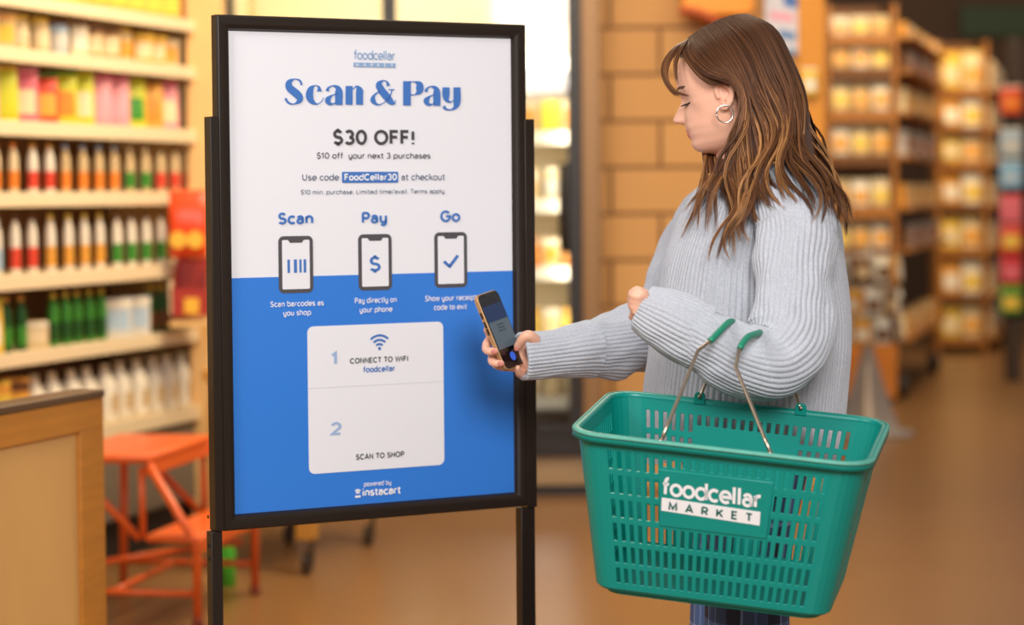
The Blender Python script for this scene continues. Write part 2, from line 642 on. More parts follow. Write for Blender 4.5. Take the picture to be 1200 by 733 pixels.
# wordmark at the top
line('foodcellar', 415.0, 463.0, 70.2, 10.4, m_lblue, 0.105, track=-0.01, name='wordmark')
u0, v0 = SP(414, 73.2)
u1, v1 = SP(463.2, 79.6)
mb = MB()
quad_poly(mb, [(u0, v0), (u1, v0), (u1, v1), (u0, v1)], 0.0014)
mb.build('wordmark_bar', m_lblue, poster)
line('MARKET', 417.0, 460.5, 78.2, 3.6, m_twhite, 0.11, track=0.95)

# headline drawn with a broad nib
HEAD = {
    'S': [[(168, 98, 12), (157, 72, 10), (124, 64, 8), (94, 84, 34), (97, 114, 42), (124, 138, 46), (150, 162, 44), (156, 187, 34), (126, 209, 8), (92, 203, 12), (72, 176, 14)]],
    'c': [[(272, 136, 30), (268, 110, 12), (246, 102, 6), (222, 122, 34), (214, 160, 44), (226, 192, 32), (256, 210, 8), (284, 196, 6), (297, 172, 5)]],
    'a': [[(386, 215, 44), (386, 142, 44), (378, 114, 26), (350, 103, 8), (324, 117, 14), (318, 134, 22)], [(378, 150, 6), (346, 160, 10), (322, 184, 34), (330, 206, 22), (356, 208, 8), (372, 194, 5)]],
    'n': [[(446, 104, 42), (446, 214, 42)], [(468, 124, 6), (488, 106, 10), (506, 128, 40), (507, 160, 42), (507, 214, 42)]],
    '&': [[(676, 104, 22), (668, 80, 10), (645, 73, 8), (622, 94, 36), (634, 126, 42), (664, 164, 44), (692, 198, 34), (714, 206, 8), (716, 186, 5)], [(628, 134, 6), (594, 158, 14), (586, 188, 30), (612, 213, 10), (650, 202, 6), (684, 166, 8), (698, 126, 8)], [(676, 125, 6), (712, 126, 6)]],
    'P': [[(785, 76, 46), (785, 218, 46)], [(800, 80, 8), (832, 80, 8), (857, 96, 40), (858, 132, 42), (834, 154, 8), (805, 156, 8)]],
    'a.': [[(960, 220, 42), (960, 146, 42), (952, 118, 26), (926, 107, 8), (902, 121, 14), (896, 138, 22)], [(952, 154, 6), (922, 164, 10), (900, 188, 34), (908, 210, 22), (932, 212, 8), (948, 198, 5)]],
    'y': [[(1014, 112, 42), (1014, 160, 42), (1020, 188, 24), (1040, 198, 8), (1062, 186, 5)], [(1078, 112, 42), (1078, 198, 42), (1066, 230, 22), (1040, 244, 8), (1010, 238, 14), (1001, 222, 20)]],
}
mb = MB()
for st in HEAD.values():
    for pts in st:
        def hd(x, y):
            u, v = SP(320 + x / 5.0, 80 + y / 5.0, 0.0021)
            return s3(u, v, 0.0021)
        brush(mb, pts, hd)
mb.build('headline', m_tblue, poster)

line('$30 OFF!', 391.0, 486.2, 170.0, 16.8, m_tdark, 0.158)
line('$10 off  your next 3 purchases', 371.4, 504.6, 186.0, 6.6, m_tdark, 0.105)
line('Use code', 354.4, 397.2, 211.7, 7.4, m_tgrey, 0.105)
u0, v0 = SP(400.4, 201.6)
u1, v1 = SP(466.4, 214.2)
mb = MB()
quad_poly(mb, round_rect(u0, v0, u1, v1, 0.0025), 0.0014)
mb.build('code_box', m_tblue, poster)
line('FoodCellar30', 404.0, 465.0, 211.7, 7.6, m_twhite, 0.158)
line('at checkout', 470.6, 521.6, 211.4, 7.4, m_tgrey, 0.105)
line('$10 min. purchase. Limited time/avail. Terms apply.', 352.6, 522.6, 227.4, 5.0, m_tgrey, 0.098)
line('Scan', 326.5, 366.8, 263.0, 13.2, m_tblue, 0.16)
line('Pay', 424.6, 453.2, 262.0, 13.0, m_tblue, 0.16)
line('Go', 516.8, 538.6, 260.4, 13.0, m_tblue, 0.16)

m_icon = mat('icon_grey', (82, 78, 82), rough=0.5)
for kind, (xa, ya, xb, yb) in (('bars', (326.1, 276.8, 366.6, 343.6)), ('dollar', (419.6, 274.6, 458.8, 340.4)), ('check', (508.8, 272.3, 547.0, 337.2))):
    ym, xm = (ya + yb) / 2, (xa + xb) / 2
    u0, u1 = SP(xa, ym)[0], SP(xb, ym)[0]
    v0, v1 = SP(xm, ya)[1], SP(xm, yb)[1]
    mb = MB()
    quad_poly(mb, round_rect(u0, v0, u1, v1, 0.0105, 7), 0.0014)
    ic = mb.build('phone_icon', m_icon, poster)
    bw = 0.0073
    mb = MB()
    quad_poly(mb, round_rect(u0 + bw, v0 + bw, u1 - bw, v1 - bw, 0.0022), 0.0020)
    mb.build('icon_screen', m_white, poster)
    uc = (u0 + u1) / 2
    mb = MB()
    quad_poly(mb, [(uc - .0165, v0 + bw - .0005), (uc + .0165, v0 + bw - .0005), (uc + .012, v0 + bw + .0052), (uc - .012, v0 + bw + .0052)], 0.0026)
    mb.build('icon_notch', m_icon, poster)
    mb = MB()
    if kind == 'bars':
        for a, b in ((336.2, 339.2), (343.8, 347.4), (350.2, 352.8), (355.2, 358.2)):
            ua, ub = SP(a, 312)[0], SP(b, 312)[0]
            va, vb = SP(347, 304.2)[1], SP(347, 319.8)[1]
            quad_poly(mb, [(ua, va), (ub, va), (ub, vb), (ua, vb)], 0.0026)
    elif kind == 'dollar':
        ua, ub = SP(432.8, 310)[0], SP(445.2, 310)[0]
        vb, va = SP(439, 318.6)[1], SP(439, 300.4)[1]
        lettering(mb, '$', 0.14, lambda u, y: s3(u, vb - y, 0.0026), ua, ub, 0.0, (vb - va))
    else:
        def ck(x, y):
            u, v = SP(x, y, 0.0026)
            return s3(u, v, 0.0026)
        brush(mb, [(520.2, 306.6, 3.6), (527.4, 313.0, 3.6)], ck)
        brush(mb, [(526.2, 313.6, 3.6), (536.6, 299.6, 3.6)], ck)
    mb.build('icon_symbol', m_tblue, poster)

for s, a, b, y in (('Scan barcodes as', 317, 379.4, 359.3), ('you shop', 332.2, 364.4, 370.0), ('Pay directly on', 416, 464.8, 355.2), ('your phone', 421.6, 459.6, 366.2), ('Show your receipt', 498.2, 558.2, 352.6), ('code to exit', 508.8, 547.2, 363.2)):
    line(s, a, b, y, 6.4, m_twhite, 0.125)

u0, v0 = SP(360.8, 470)[0], SP(440, 380.0)[1]
u1, v1 = SP(519.6, 460)[0], SP(440, 550.6)[1]
mb = MB()
quad_poly(mb, round_rect(u0, v0, u1, v1, 0.012, 6), 0.0014)
mb.build('card', m_white, poster)['label'] = 'white rounded card printed on the blue panel'
vd = SP(440, 451.2)[1]
mb = MB()
quad_poly(mb, [(u0, vd), (u1, vd), (u1, vd + .0008), (u0, vd + .0008)], 0.0018)
mb.build('card_divider', m_pale, poster)
# wifi symbol
uc, vc = SP(444.2, 408.6)
mb = MB()
mb.prism([s3(uc + .0032 * math.cos(t * PI / 8), vc + .0032 * math.sin(t * PI / 8), 0.0022) for t in range(16)], SN * -0.0003)
for r in (.0095, .0175, .0262):
    st = stroke_quads([(uc + r * math.sin(math.radians(a)) * 1.02, vc + .0012 - r * math.cos(math.radians(a))) for a in range(-44, 45, 4)], .0043)
    vs = []
    for l, q in st:
        vs += [s3(l.x, l.y, .0022), s3(q.x, q.y, .0022)]
    mb.add(vs, [(2 * i, 2 * i + 1, 2 * i + 3, 2 * i + 2) for i in range(len(st) - 1)])
mb.build('wireless_symbol', m_tblue, poster)
line('1', 389.4, 395.6, 428.0, 14.6, m_number, 0.17)
line('2', 388.6, 399.8, 510.2, 14.4, m_number, 0.15)
line('CONNECT TO WIFI', 410.4, 478.6, 425.2, 6.3, m_tdark, 0.16)
line('foodcellar', 426.0, 462.8, 436.2, 6.8, m_tblue, 0.158)
line('SCAN TO SHOP', 417.3, 473.6, 537.6, 6.4, m_tdark, 0.16)
line('powered by', 426.4, 458.4, 569.6, 5.6, m_twhite, 0.12)
line('instacart', 425.0, 469.6, 580.6, 9.0, m_twhite, 0.165, track=0.0)
# carrot mark
mb = MB()


def cm(x, y):
    u, v = SP(x, y, 0.0022)
    return s3(u, v, 0.0022)


brush(mb, [(419.4, 578.8, 5.6), (419.3, 576.0, 1.0)], cm)
brush(mb, [(419.3, 576.6, 2.4), (419.2, 573.2, 1.6)], cm)
brush(mb, [(419.0, 576.8, 2.2), (416.4, 574.8, 1.4)], cm)
brush(mb, [(419.6, 576.8, 2.2), (422.2, 574.4, 1.4)], cm)
brush(mb, [(416.2, 582.8, 2.6), (422.6, 582.0, 2.6)], cm)
mb.build('carrot_mark', m_twhite, poster)

# ================================================================== THE SHOPPING BASKET
m_bask = mat('teal_plastic', (0, 138, 126), rough=0.36, vary=0.05, scale=12, spec=0.5)
m_rim = mat('worn_teal_edge', (92, 168, 150), rough=0.5, vary=0.25, scale=60)
m_wire = mat('nickel_wire', (196, 176, 156), rough=0.28, metal=1.0)
BP_ = Vector((0.3662, 3.9466, 0.907))
BE_ = (0.1121, 0.0968, -0.2388)
basket = empty('shopping_basket', BP_)
WL[basket.name] = Vector()
basket.rotation_euler = BE_
tag(basket, 'teal green plastic shopping basket with two wire handles hung on an arm', 'basket')
from mathutils import Euler
BM = Matrix.Translation(BP_) @ Euler(BE_).to_matrix().to_4x4()
BI = BM.inverted()
BL, BW, BH, BIN = 0.470, 0.334, 0.263, 0.042


def bl(p):
    return BI @ Vector(p)


def perim(h, sc=1.0, grow=0.0):
    """perimeter points at depth fraction h; returns list of Vector2-ish (x,y) with tags"""
    hl, hw = BL / 2 - BIN * h + grow, BW / 2 - BIN * 0.9 * h + grow
    rc = 0.046 - 0.012 * h + grow
    pts = []

    def straight(ax, ay, bx, by, n, bar):
        # n slots: boundaries bar, slot, bar ... bar
        tot = n + (n + 1) * bar
        x = 0
        res = [0.0]
        for i in range(n):
            x += bar
            res.append(x / tot)
            x += 1
            res.append(x / tot)
        res.append(1.0)
        return [(ax + (bx - ax) * t, ay + (by - ay) * t) for t in res]

    def arc(cx, cy, a0):
        return [(cx + rc * math.cos(math.radians(a0 + 90 * i / 6)), cy + rc * math.sin(math.radians(a0 + 90 * i / 6))) for i in range(1, 6)]
    NL, NS, bar = 24, 14, 1.15
    pts += straight(-hl + rc, -hw, hl - rc, -hw, NL, bar) + arc(hl - rc, -hw + rc, -90)
    pts += straight(hl, -hw + rc, hl, hw - rc, NS, bar) + arc(hl - rc, hw - rc, 0)
    pts += straight(hl - rc, hw, -hl + rc, hw, NL, bar) + arc(-hl + rc, hw - rc, 90)
    pts += straight(-hl, hw - rc, -hl, -hw + rc, NS, bar) + arc(-hl + rc, -hw + rc, 180)
    return pts


rows = [0.0, 0.09]
slot_rows = {}
for i, (a, b) in enumerate(((.09, .205), (.245, .365), (.405, .52), (.56, .675), (.712, .82), (.856, .955))):
    if i == 0:
        rows += [0.155, .205]
        slot_rows[1] = (0, 'a')
        slot_rows[2] = (0, 'b')
    else:
        rows += [a, b]
        slot_rows[len(rows) - 2] = (i, '')
rows.append(1.0)
P0 = perim(0)
n = len(P0)
# column tags: which side and slot index
colslot = {}
idx = 0
for side, N in (('front', 24), ('right', 14), ('back', 24), ('left', 14)):
    for k in range(N):
        colslot[idx + 1 + 2 * k] = (side, k)
    idx += 2 * N + 2 + 5
verts, faces = [], []
for h in rows:
    for x, y in perim(h):
        verts.append(Vector((x, y, -BH * h)))
for r in range(len(rows) - 1):
    for c in range(n):
        hole = False
        if r in slot_rows and c in colslot:
            side, k = colslot[c]
            row, sub = slot_rows[r]
            hole = True
            if side in ('front', 'back') and 6 <= k < 18:
                if (row == 0 and sub == 'b') or row in (1, 2):
                    hole = False
        if not hole:
            d = (c + 1) % n
            faces.append((r * n + c, (r + 1) * n + c, (r + 1) * n + d, r * n + d))
mb = MB().add(verts, faces)
o = mb.build('body', m_bask, basket)
so = o.modifiers.new('solid', 'SOLIDIFY')
so.thickness = 0.0034
so.offset = 0
bv = o.modifiers.new('bevel', 'BEVEL')
bv.width = 0.0007
bv.segments = 1
# bottom tray and foot
mb = MB()
pb = perim(1.0)
mb.rings([[Vector((x, y, -BH + .0)) for x, y in pb], [Vector((x * .985, y * .98, -BH - .004)) for x, y in pb]])
o = mb.build('bottom', m_bask, basket)
mb = MB()
mb.rings([[Vector((x * .93, y * .9, -BH - .004)) for x, y in pb], [Vector((x * .92, y * .89, -BH - .013)) for x, y in pb]])
mb.build('foot_ring', m_bask, basket)
# rim lip: rolled profile
mb = MB()
rp = [(-.003, -.004), (-.003, .0022), (.001, .0040), (.007, .0036), (.0105, .0005), (.0105, -.011), (.0078, -.011), (.0076, -.003), (.001, -.003), (-.003, -.004)]
rr = []
for g, z in rp:
    rr.append([Vector((x, y, z)) for x, y in perim(0, grow=g)])
mb.rings(rr, False, False)
mb.build('rim', m_bask, basket, smooth=True)
mb = MB()
mb.rings([[Vector((x, y, z)) for x, y in perim(0, grow=g)] for g, z in ((.0068, .0046), (.0094, .0042), (.0116, .0012), (.0113, -.0022), (.0100, -.001), (.0068, .0028), (.0068, .0046))], False, False)
mb.build('rim_edge', m_rim, basket, smooth=True)
# label plate, wordmark
bx = BM.to_3x3() @ Vector((1, 0, 0))
# front wall plane in local coordinates
fa = Vector((0, -BW / 2, 0))
fb = Vector((0, -BW / 2 + BIN * 0.9, -BH))
fdn = (fb - fa).normalized()
fn = Vector((1, 0, 0)).cross(fdn).normalized()
if fn.y > 0:
    fn = -fn
fnw = BM.to_3x3() @ fn


def bp3(px, py, off):
    p0 = BM @ (fa + fn * off)
    return bl(on_plane(px, py, p0, fnw))


# plate slightly proud of the wall
la, lb = perim(.165), perim(.545)
i0, i1 = 2 * 6 + 0, 2 * 18 + 1
mb = MB()
xa, xb = (la[i0][0] + .001), (la[i1][0] - .001)
xa2, xb2 = (lb[i0][0] + .001), (lb[i1][0] - .001)
pl = [fa + fdn * (fb - fa).length * h + Vector((x, 0, 0)) + fn * 0.0005 for x, h in ((xa, .17), (xb, .17), (xb2, .54), (xa2, .54))]
mb.prism(pl, fn * 0.0028)
mb.build('label_plate', m_bask, basket, bevel=0.0012)
OFF = 0.0042
m_bw = mat('wordmark_white', (240, 238, 238), rough=0.45)
m_bt = mat('wordmark_teal', (0, 96, 84), rough=0.45)


def logo_map(tl, tr, blp, br, off):
    """maps unit square (x right, y up) to the front plate through four picture corners of the mark"""
    T = [bp3(*q, off) for q in (tl, tr, blp, br)]

    def f(x, y):
        return T[2].lerp(T[3], x).lerp(T[0].lerp(T[1], x), y)
    return f


f = logo_map((777.2, 558.6), (892.2, 573.4), (776.2, 581.2), (891.4, 597.6), OFF)
mb = MB()
strips, Wd = text_strips('foodcellar', 0.14, 0.0)
for st in strips:
    vs = []
    for l, q in st:
        for p in (l, q):
            vs.append(f(p.x / Wd, (p.y + .08) / 0.86))
    mb.add(vs, [(2 * i, 2 * i + 1, 2 * i + 3, 2 * i + 2) for i in range(len(st) - 1)])
mb.build('wordmark', m_bw, basket)
f = logo_map((775.6, 583.4), (891.2, 600.4), (774.8, 598.6), (890.2, 616.4), OFF - 0.0006)
mb = MB()
mb.prism([f(0, 0), f(1, 0), f(1, 1), f(0, 1)], fn * 0.0004)
mb.build('wordmark_bar', m_bw, basket)
f = logo_map((784, 588.4), (881.6, 602.2), (783.4, 598.4), (881.2, 612.2), OFF + 0.0006)
mb = MB()
strips, Wd = text_strips('MARKET', 0.15, 0.62)
for st in strips:
    vs = []
    for l, q in st:
        for p in (l, q):
            vs.append(f(p.x / Wd, (p.y + .075) / 0.81))
    mb.add(vs, [(2 * i, 2 * i + 1, 2 * i + 3, 2 * i + 2) for i in range(len(st) - 1)])
mb.build('wordmark_letters', m_bt, basket)
# handles
m_grip = mat('green_grip', (24, 138, 108), rough=0.45)
hy = BW / 2 - 0.006
HND = {
    -0.092: [P(818, 411, 3.905), P(832, 400, 3.925), P(853, 379, 3.985), P(860, 379, 4.03), P(860, 384, 4.075), P(848, 402, 4.12), P(836, 428, 4.135)],
    0.084: [P(862, 430, 3.885), P(867, 409, 3.905), P(876, 396, 3.94), P(888, 391, 3.985), P(892, 390, 4.03), P(895, 392, 4.07), P(905, 404, 4.10), P(925, 440, 4.115)],
}
for x, mid in HND.items():
    A = Vector((x, -hy, 0.002))
    Bk = Vector((x + .006, hy, 0.008))
    loc = [A] + [bl(p) for p in mid] + [Bk]
    pts = spline(loc, 8)
    # keep the two long legs straight
    k0 = [A.lerp(loc[1], i / 6) for i in range(6)]
    k1 = [loc[-2].lerp(Bk, i / 6) for i in range(1, 7)]
    mid_s = spline(loc[1:-1], 8)
    h = MB().tube(k0 + mid_s + k1, 0.0031, 10).build('handle', m_wire, basket, smooth=True)
    gs = mid_s[8:len(mid_s) - 10]
    MB().tube(gs, [0.0052] + [0.0058] * 8 + [0.0052], 12).build('grip', m_grip, h, smooth=True)
    for sy, zz in ((-1, -.006), (1, 0.006)):
        t = MB()
        yy = sy * (hy + .001)
        xx = x + (.006 if sy > 0 else 0)
        if sy > 0:
            poly = [(xx - .010, yy, -.004), (xx + .010, yy, -.004), (xx + .0095, yy, .012), (xx + .006, yy, .017), (xx - .006, yy, .017), (xx - .0095, yy, .012)]
            t.prism(poly, (0, .005, 0))
            t.build('hinge_tab', m_bask, basket, bevel=0.001)
            MB().lathe((xx, yy - .0005, .009), [(0.0001, 0), (.004, 0), (.0034, .002), (.0001, .0026)], 12, axis=(0, -1, 0)).build('hinge_screw', m_wire, basket, smooth=True)
        else:
            MB().lathe((xx, yy - .001, .002), [(0.0001, -.006), (.0036, -.006), (.0036, .004), (.0001, .004)], 12, axis=(0, 1, 0)).build('hinge_screw', m_wire, basket, smooth=True)

# ================================================================== THE SHOPPER
def loft(mb, pts, rad, seg=24, spans=6, ref=None, n_exp=2.0, disp=None, cap=True, uvscale=None):
    """closed tube through pts with radii (ra along ref, rb across); rad entries scalars or pairs"""
    q = spline(pts, spans)
    rr = spline([Vector((r, r, 0)) if not isinstance(r, tuple) else Vector((r[0], r[1], 0)) for r in rad], spans)
    T, U, V = frames(q, ref)
    rings = []
    for i in range(len(q)):
        ring = []
        for j in range(seg):
            a = 2 * PI * j / seg
            c, s = math.cos(a), math.sin(a)
            e = 2.0 / n_exp
            x = math.copysign(abs(c) ** e, c) * rr[i].x
            y = math.copysign(abs(s) ** e, s) * rr[i].y
            p = q[i] + U[i] * x + V[i] * y
            if disp:
                p = p + (p - q[i]).normalized() * disp(i / (len(q) - 1), a, p)
            ring.append(p)
        rings.append(ring)
    mb.rings(rings, cap, cap)
    return rings


# ---- head frame
HY, HP = math.radians(15), math.radians(9)
fh = Vector((-math.cos(HY), math.sin(HY), 0))
hf = fh * math.cos(HP) - SZ * math.sin(HP)          # forward
hu = SZ * math.cos(HP) + fh * math.sin(HP)          # up
hl_ = hu.cross(hf).normalized()                     # her left, towards the camera
EAR = P(851, 115, 4.275)
HC = EAR - hl_ * 0.073


def HL(x, y, z):
    if z < 0:
        z *= .90
    return HC + hf * x + hl_ * y + hu * z


FRONT = [(-.106, .030), (-.101, .055), (-.095, .074), (-.088, .083), (-.078, .0885), (-.068, .086), (-.061, .0895), (-.054, .092), (-.050, .0905), (-.045, .0935), (-.038, .092), (-.031, .0880), (-.02, .0875), (0, .0885), (.012, .0885), (.022, .092), (.032, .0955), (.046, .0965), (.06, .095), (.08, .089), (.10, .076), (.115, .055), (.124, .030), (.127, .0)]
BACK = [(-.106, -.01), (-.09, -.03), (-.06, -.055), (-.03, -.078), (0, -.092), (.03, -.100), (.06, -.098), (.09, -.080), (.115, -.045), (.127, 0)]
WIDE = [(-.106, .016), (-.100, .027), (-.09, .040), (-.078, .049), (-.06, .0575), (-.04, .0635), (-.02, .068), (0, .0705), (.03, .073), (.06, .072), (.085, .062), (.105, .046), (.118, .029), (.127, .002)]


def tab(t, z):
    return lerp_table(t, z)[0]


def smooth_tab(t, z):
    return (tab(t, z - .003) + tab(t, z) * 2 + tab(t, z + .003)) / 4


def gau(x, s):
    return math.exp(-(x / s) ** 2)


NOSE = [(-.036, .0), (-.031, .012), (-.026, .0255), (-.021, .029), (-.015, .0265), (-.005, .019), (.006, .011), (.014, .005), (.024, .001), (.03, 0)]


def head_mesh(mb):
    rings = []
    NZ, NA = 84, 96
    for i in range(NZ):
        z = -.106 + (.127 + .106) * (i + .5) / NZ
        ff, bb, w = smooth_tab(FRONT, z), smooth_tab(BACK, z), smooth_tab(WIDE, z)
        ring = []
        for j in range(NA):
            a = 2 * PI * j / NA
            c, s = math.cos(a), math.sin(a)
            e = 2 / 2.35 if c > 0 else 2 / 2.1
            x = math.copysign(abs(c) ** e, c) * (ff if c > 0 else -bb)
            y = math.copysign(abs(s) ** e, s) * w
            if c > 0:
                k = smoothstep(0, .5, c)
                am = tab(NOSE, z)
                sg = .0095 + .006 * smoothstep(.0, -.028, z)
                x += am * gau(y, sg) * k
                # nostril wings
                x += .008 * gau(abs(y) - .0125, .006) * gau(z + .026, .006) * k
                # eye sockets, lids, cheeks, lips
                x -= .0085 * gau(abs(y) - .031, .015) * gau(z - .012, .011) * k
                x += .0055 * gau(abs(y) - .031, .012) * gau(z - .010, .0075) * k
                x += .0045 * gau(abs(y) - .038, .018) * gau(z + .022, .016) * k
                x += .0018 * gau(abs(y) - .02, .02) * gau(z - .03, .008) * k
                lip = gau(y, .019) * k
                x += .0022 * gau(z + .0455, .0035) * lip + .003 * gau(z + .056, .0042) * lip - .0025 * gau(z + .0505, .0016) * gau(y, .022) * k
                x -= .003 * gau(abs(y) - .026, .006) * gau(z + .05, .01) * k
            ring.append(HL(x, y, z))
        rings.append(ring)
    mb.rings(rings)
    # ears: rim, bowl, lobe on both sides
    for sgn in (1, -1):
        def E(x, z, o):
            return HL(x + .003, sgn * (.0690 + o * 1.1), z + .005)
        rimp = [E(.010, -.004, .005), E(.012, .012, .007), (E(.006, .026, .010)), E(-.006, .032, .013), E(-.017, .025, .015), E(-.020, .010, .0150), E(-.016, -.006, .013), E(-.008, -.018, .010), E(.002, -.024, .008), E(.008, -.018, .006)]
        mb.tube(rimp, [.004, .0045, .0042, .0042, .0042, .004, .004, .0055, .0062, .005], 10, smooth=4)
        mb.ball(E(-.004, .006, .0015), .017, .005, .026, 10, hf, hl_, hu)
        mb.tube([E(-.004, .018, .010), E(-.012, .012, .012), E(-.012, -.002, .011), E(-.002, -.010, .009)], .003, 8, smooth=4)


def surf_x(y, z):
    """front of the face at lateral y, height z"""
    ff, w = smooth_tab(FRONT, z), smooth_tab(WIDE, z)
    x = ff * max(0, 1 - (abs(y) / w) ** 2.35) ** (1 / 2.35)
    x -= .0085 * gau(abs(y) - .031, .015) * gau(z - .012, .011)
    x += .0055 * gau(abs(y) - .031, .012) * gau(z - .010, .0075)
    x += .0018 * gau(abs(y) - .02, .02) * gau(z - .03, .008)
    return x


bm_body = MB()
head_mesh(bm_body)
# neck
nk0, nk1 = HL(-.02, 0, -.045), P(868, 214, 4.365)
loft(bm_body, [HL(-.028, 0, -.02), HL(-.030, 0, -.075), nk0.lerp(nk1, .75), P(880, 232, 4.37)], [.050, .051, .053, .075], 28, 6, ref=hf)

# ---- limb paths (shared by flesh and sleeves): picture measurements turned into real positions
NEAR = [P(908, 226, 4.29), P(925, 243, 4.20), P(932, 275, 4.155), P(931, 315, 4.13), P(929, 358, 4.105), P(924, 400, 4.075), P(902, 424, 4.05), P(868, 421, 4.035), P(834, 403, 4.03), P(800, 384, 4.035), P(758, 363, 4.05)]
FAR = [P(868, 222, 4.56), P(838, 255, 4.60), P(812, 300, 4.63), P(795, 345, 4.64), P(788, 374, 4.62), P(768, 392, 4.60), P(735, 402, 4.55), P(700, 409, 4.50), P(660, 414, 4.46), P(618, 419, 4.43)]
loft(bm_body, NEAR, [.045, .050, .047, .043, .042, .043, .043, .041, .037, .031, .026], 20, 4)
loft(bm_body, FAR, [.055, .052, .046, .043, .042, .042, .041, .037, .032, .026], 20, 4)

# ---- trunk and legs
def zrow(py, Y=4.37):
    return P(860, py, Y).z


TX = P(870, 400, 4.37).x
trunk = [(P(880, 206, 4.37), (.05, .10)), (P(880, 222, 4.37), (.085, .165)), (P(878, 250, 4.37), (.10, .175)), (P(874, 300, 4.37), (.105, .155)), (P(878, 370, 4.37), (.095, .13)), (P(880, 430, 4.37), (.10, .135)), (P(882, 500, 4.37), (.115, .155)), (P(878, 545, 4.37), (.115, .16)), (P(872, 580, 4.37), (.10, .14))]
loft(bm_body, [t[0] for t in trunk], [t[1] for t in trunk], 32, 5, ref=(1, 0, 0))
GX = P(869, 620, 4.37).x
for sy, xo in ((-1, .004), (1, -.006)):
    y = 4.37 + sy * .092
    leg = [Vector((GX + xo, y, .84)), Vector((GX + xo - .005, y, .70)), Vector((GX + xo - .012, y, .50)), Vector((GX + xo, y, .36)), Vector((GX + xo + .01, y, .20)), Vector((GX + xo + .012, y, .10)), Vector((GX + xo + .01, y, .045))]
    loft(bm_body, leg, [.080, .064, .050, .048, .040, .034, .033], 20, 5)
    loft(bm_body, [Vector((GX + xo + .05, y, .045)), Vector((GX + xo, y, .05)), Vector((GX + xo - .08, y, .045)), Vector((GX + xo - .165, y, .032))], [(.028, .034), (.042, .034), (.03, .04), (.016, .034)], 16, 5, ref=(0, 0, 1))

# ---- right hand holding the phone
PHN_C = P(585.5, 387.5, 4.42)
pw = Vector((.50, .85, .13)).normalized()
pu = Vector((-.368, .075, .926))
pu = (pu - pw * pu.dot(pw)).normalized()
pn = pw.cross(pu).normalized()


def PH(a, b, c=0.0):
    """phone coords: a across (right +), b up, c towards the viewer (metres)"""
    return PHN_C + pw * a + pu * b + pn * c


def finger(pts, r):
    loft(bm_body, pts, r, 12, 5)
    bm_body.ball(pts[-1], r[-1] * .99, n=8)


wr = P(620, 419, 4.432)
# palm behind the lower right of the phone
loft(bm_body, [P(634, 420, 4.44), P(622, 419, 4.447), PH(.030, -.040, -.028), PH(.012, -.034, -.032)], [(.026, .02), (.030, .019), (.036, .016), (.032, .013)], 18, 5, ref=(0, 0, 1))
# three fingers wrap behind the phone and close on its left edge
finger([PH(.020, -.012, -.030), PH(-.010, -.012, -.027), PH(-.034, -.022, -.0205), PH(-.0465, -.029, -.009), PH(-.0480, -.0335, .004)], [.0090, .0088, .0084, .0080, .0070])
finger([PH(.018, -.032, -.031), PH(-.010, -.038, -.027), PH(-.033, -.047, -.0195), PH(-.0450, -.054, -.007), PH(-.0455, -.0585, .005)], [.0088, .0086, .0082, .0078, .0068])
finger([PH(.022, -.006, -.030), PH(.002, .002, -.024), PH(-.010, .008, -.018), PH(-.016, .010, -.0158)], [.0088, .0084, .0078, .0066])
# little finger under the lower edge
finger([PH(.032, -.055, -.026), P(614, 437, 4.447), P(608.5, 438.5, 4.428), P(606.5, 431.5, 4.414)], [.0082, .0076, .0072, .0062])
# thumb over the right edge onto the glass
finger([P(632, 408, 4.43), P(625, 397.5, 4.408), P(618.5, 393.5, 4.398), P(613, 397.5, 4.402), P(607.0, 406.5, 4.414)], [.013, .0118, .0105, .0100, .0084])

# ---- left hand, a loose fist leaving the cuff
LH = P(752, 360, 4.05)
ld = (P(742, 352, 4.06) - P(758, 363, 4.05)).normalized()
loft(bm_body, [P(762, 365, 4.05), P(753, 360, 4.052), P(746, 356, 4.056)], [(.026, .02), (.030, .021), (.030, .016)], 16, 4, ref=(0, 0, 1))
for k, (dx, dy, dz) in enumerate(((0, 0, 0), (-.3, 6.2, .004), (-.2, 12.6, .006), (1.4, 18.6, .006))):
    base = P(749 + dx, 345.5 + dy, 4.056 + dz)
    kn = P(741.8 + dx * 1.4, 343.5 + dy, 4.050 + dz)
    mid = P(741.5 + dx * 1.4, 346.5 + dy, 4.020 + dz)
    tip = P(748.5 + dx, 348.5 + dy, 4.012 + dz)
    r = (.0086, .0088, .0085, .0076)[k] * .92
    finger([base, kn, mid, tip], [r, r, r * .95, r * .85])
finger([P(757, 352, 4.03), P(752, 345, 4.018), P(746.5, 341.5, 4.02), P(743, 342.5, 4.03)], [.0115, .0105, .0092, .0076])

m_skin = mat('skin', (240, 184, 156), rough=0.46, vary=0.05, scale=60, spec=0.4, sss=0.12)
m_lip = mat('lip', (206, 122, 112), rough=0.4)
m_scalp = mat('scalp_hair', (58, 34, 22), rough=0.6)
m_nail = mat('nail', (208, 130, 118), rough=0.25)
person = bm_body.build('person', [m_skin, m_lip, m_scalp], smooth=True, origin=(GX, 4.37, 0))
rm = person.modifiers.new('remesh', 'REMESH')
rm.mode = 'VOXEL'
rm.voxel_size = 0.0026
sm = person.modifiers.new('smooth', 'SMOOTH')
sm.factor = 0.5
sm.iterations = 3
bpy.context.view_layer.update()
dg = bpy.context.evaluated_depsgraph_get()
me2 = bpy.data.meshes.new_from_object(person.evaluated_get(dg))
person.modifiers.clear()
old = person.data
person.data = me2
me2.name = 'person'
bpy.data.meshes.remove(old)
if len(me2.materials) < 3:
    me2.materials.clear()
    for mm in (m_skin, m_lip, m_scalp):
        me2.materials.append(mm)
off = WL[person.name]
mi = []
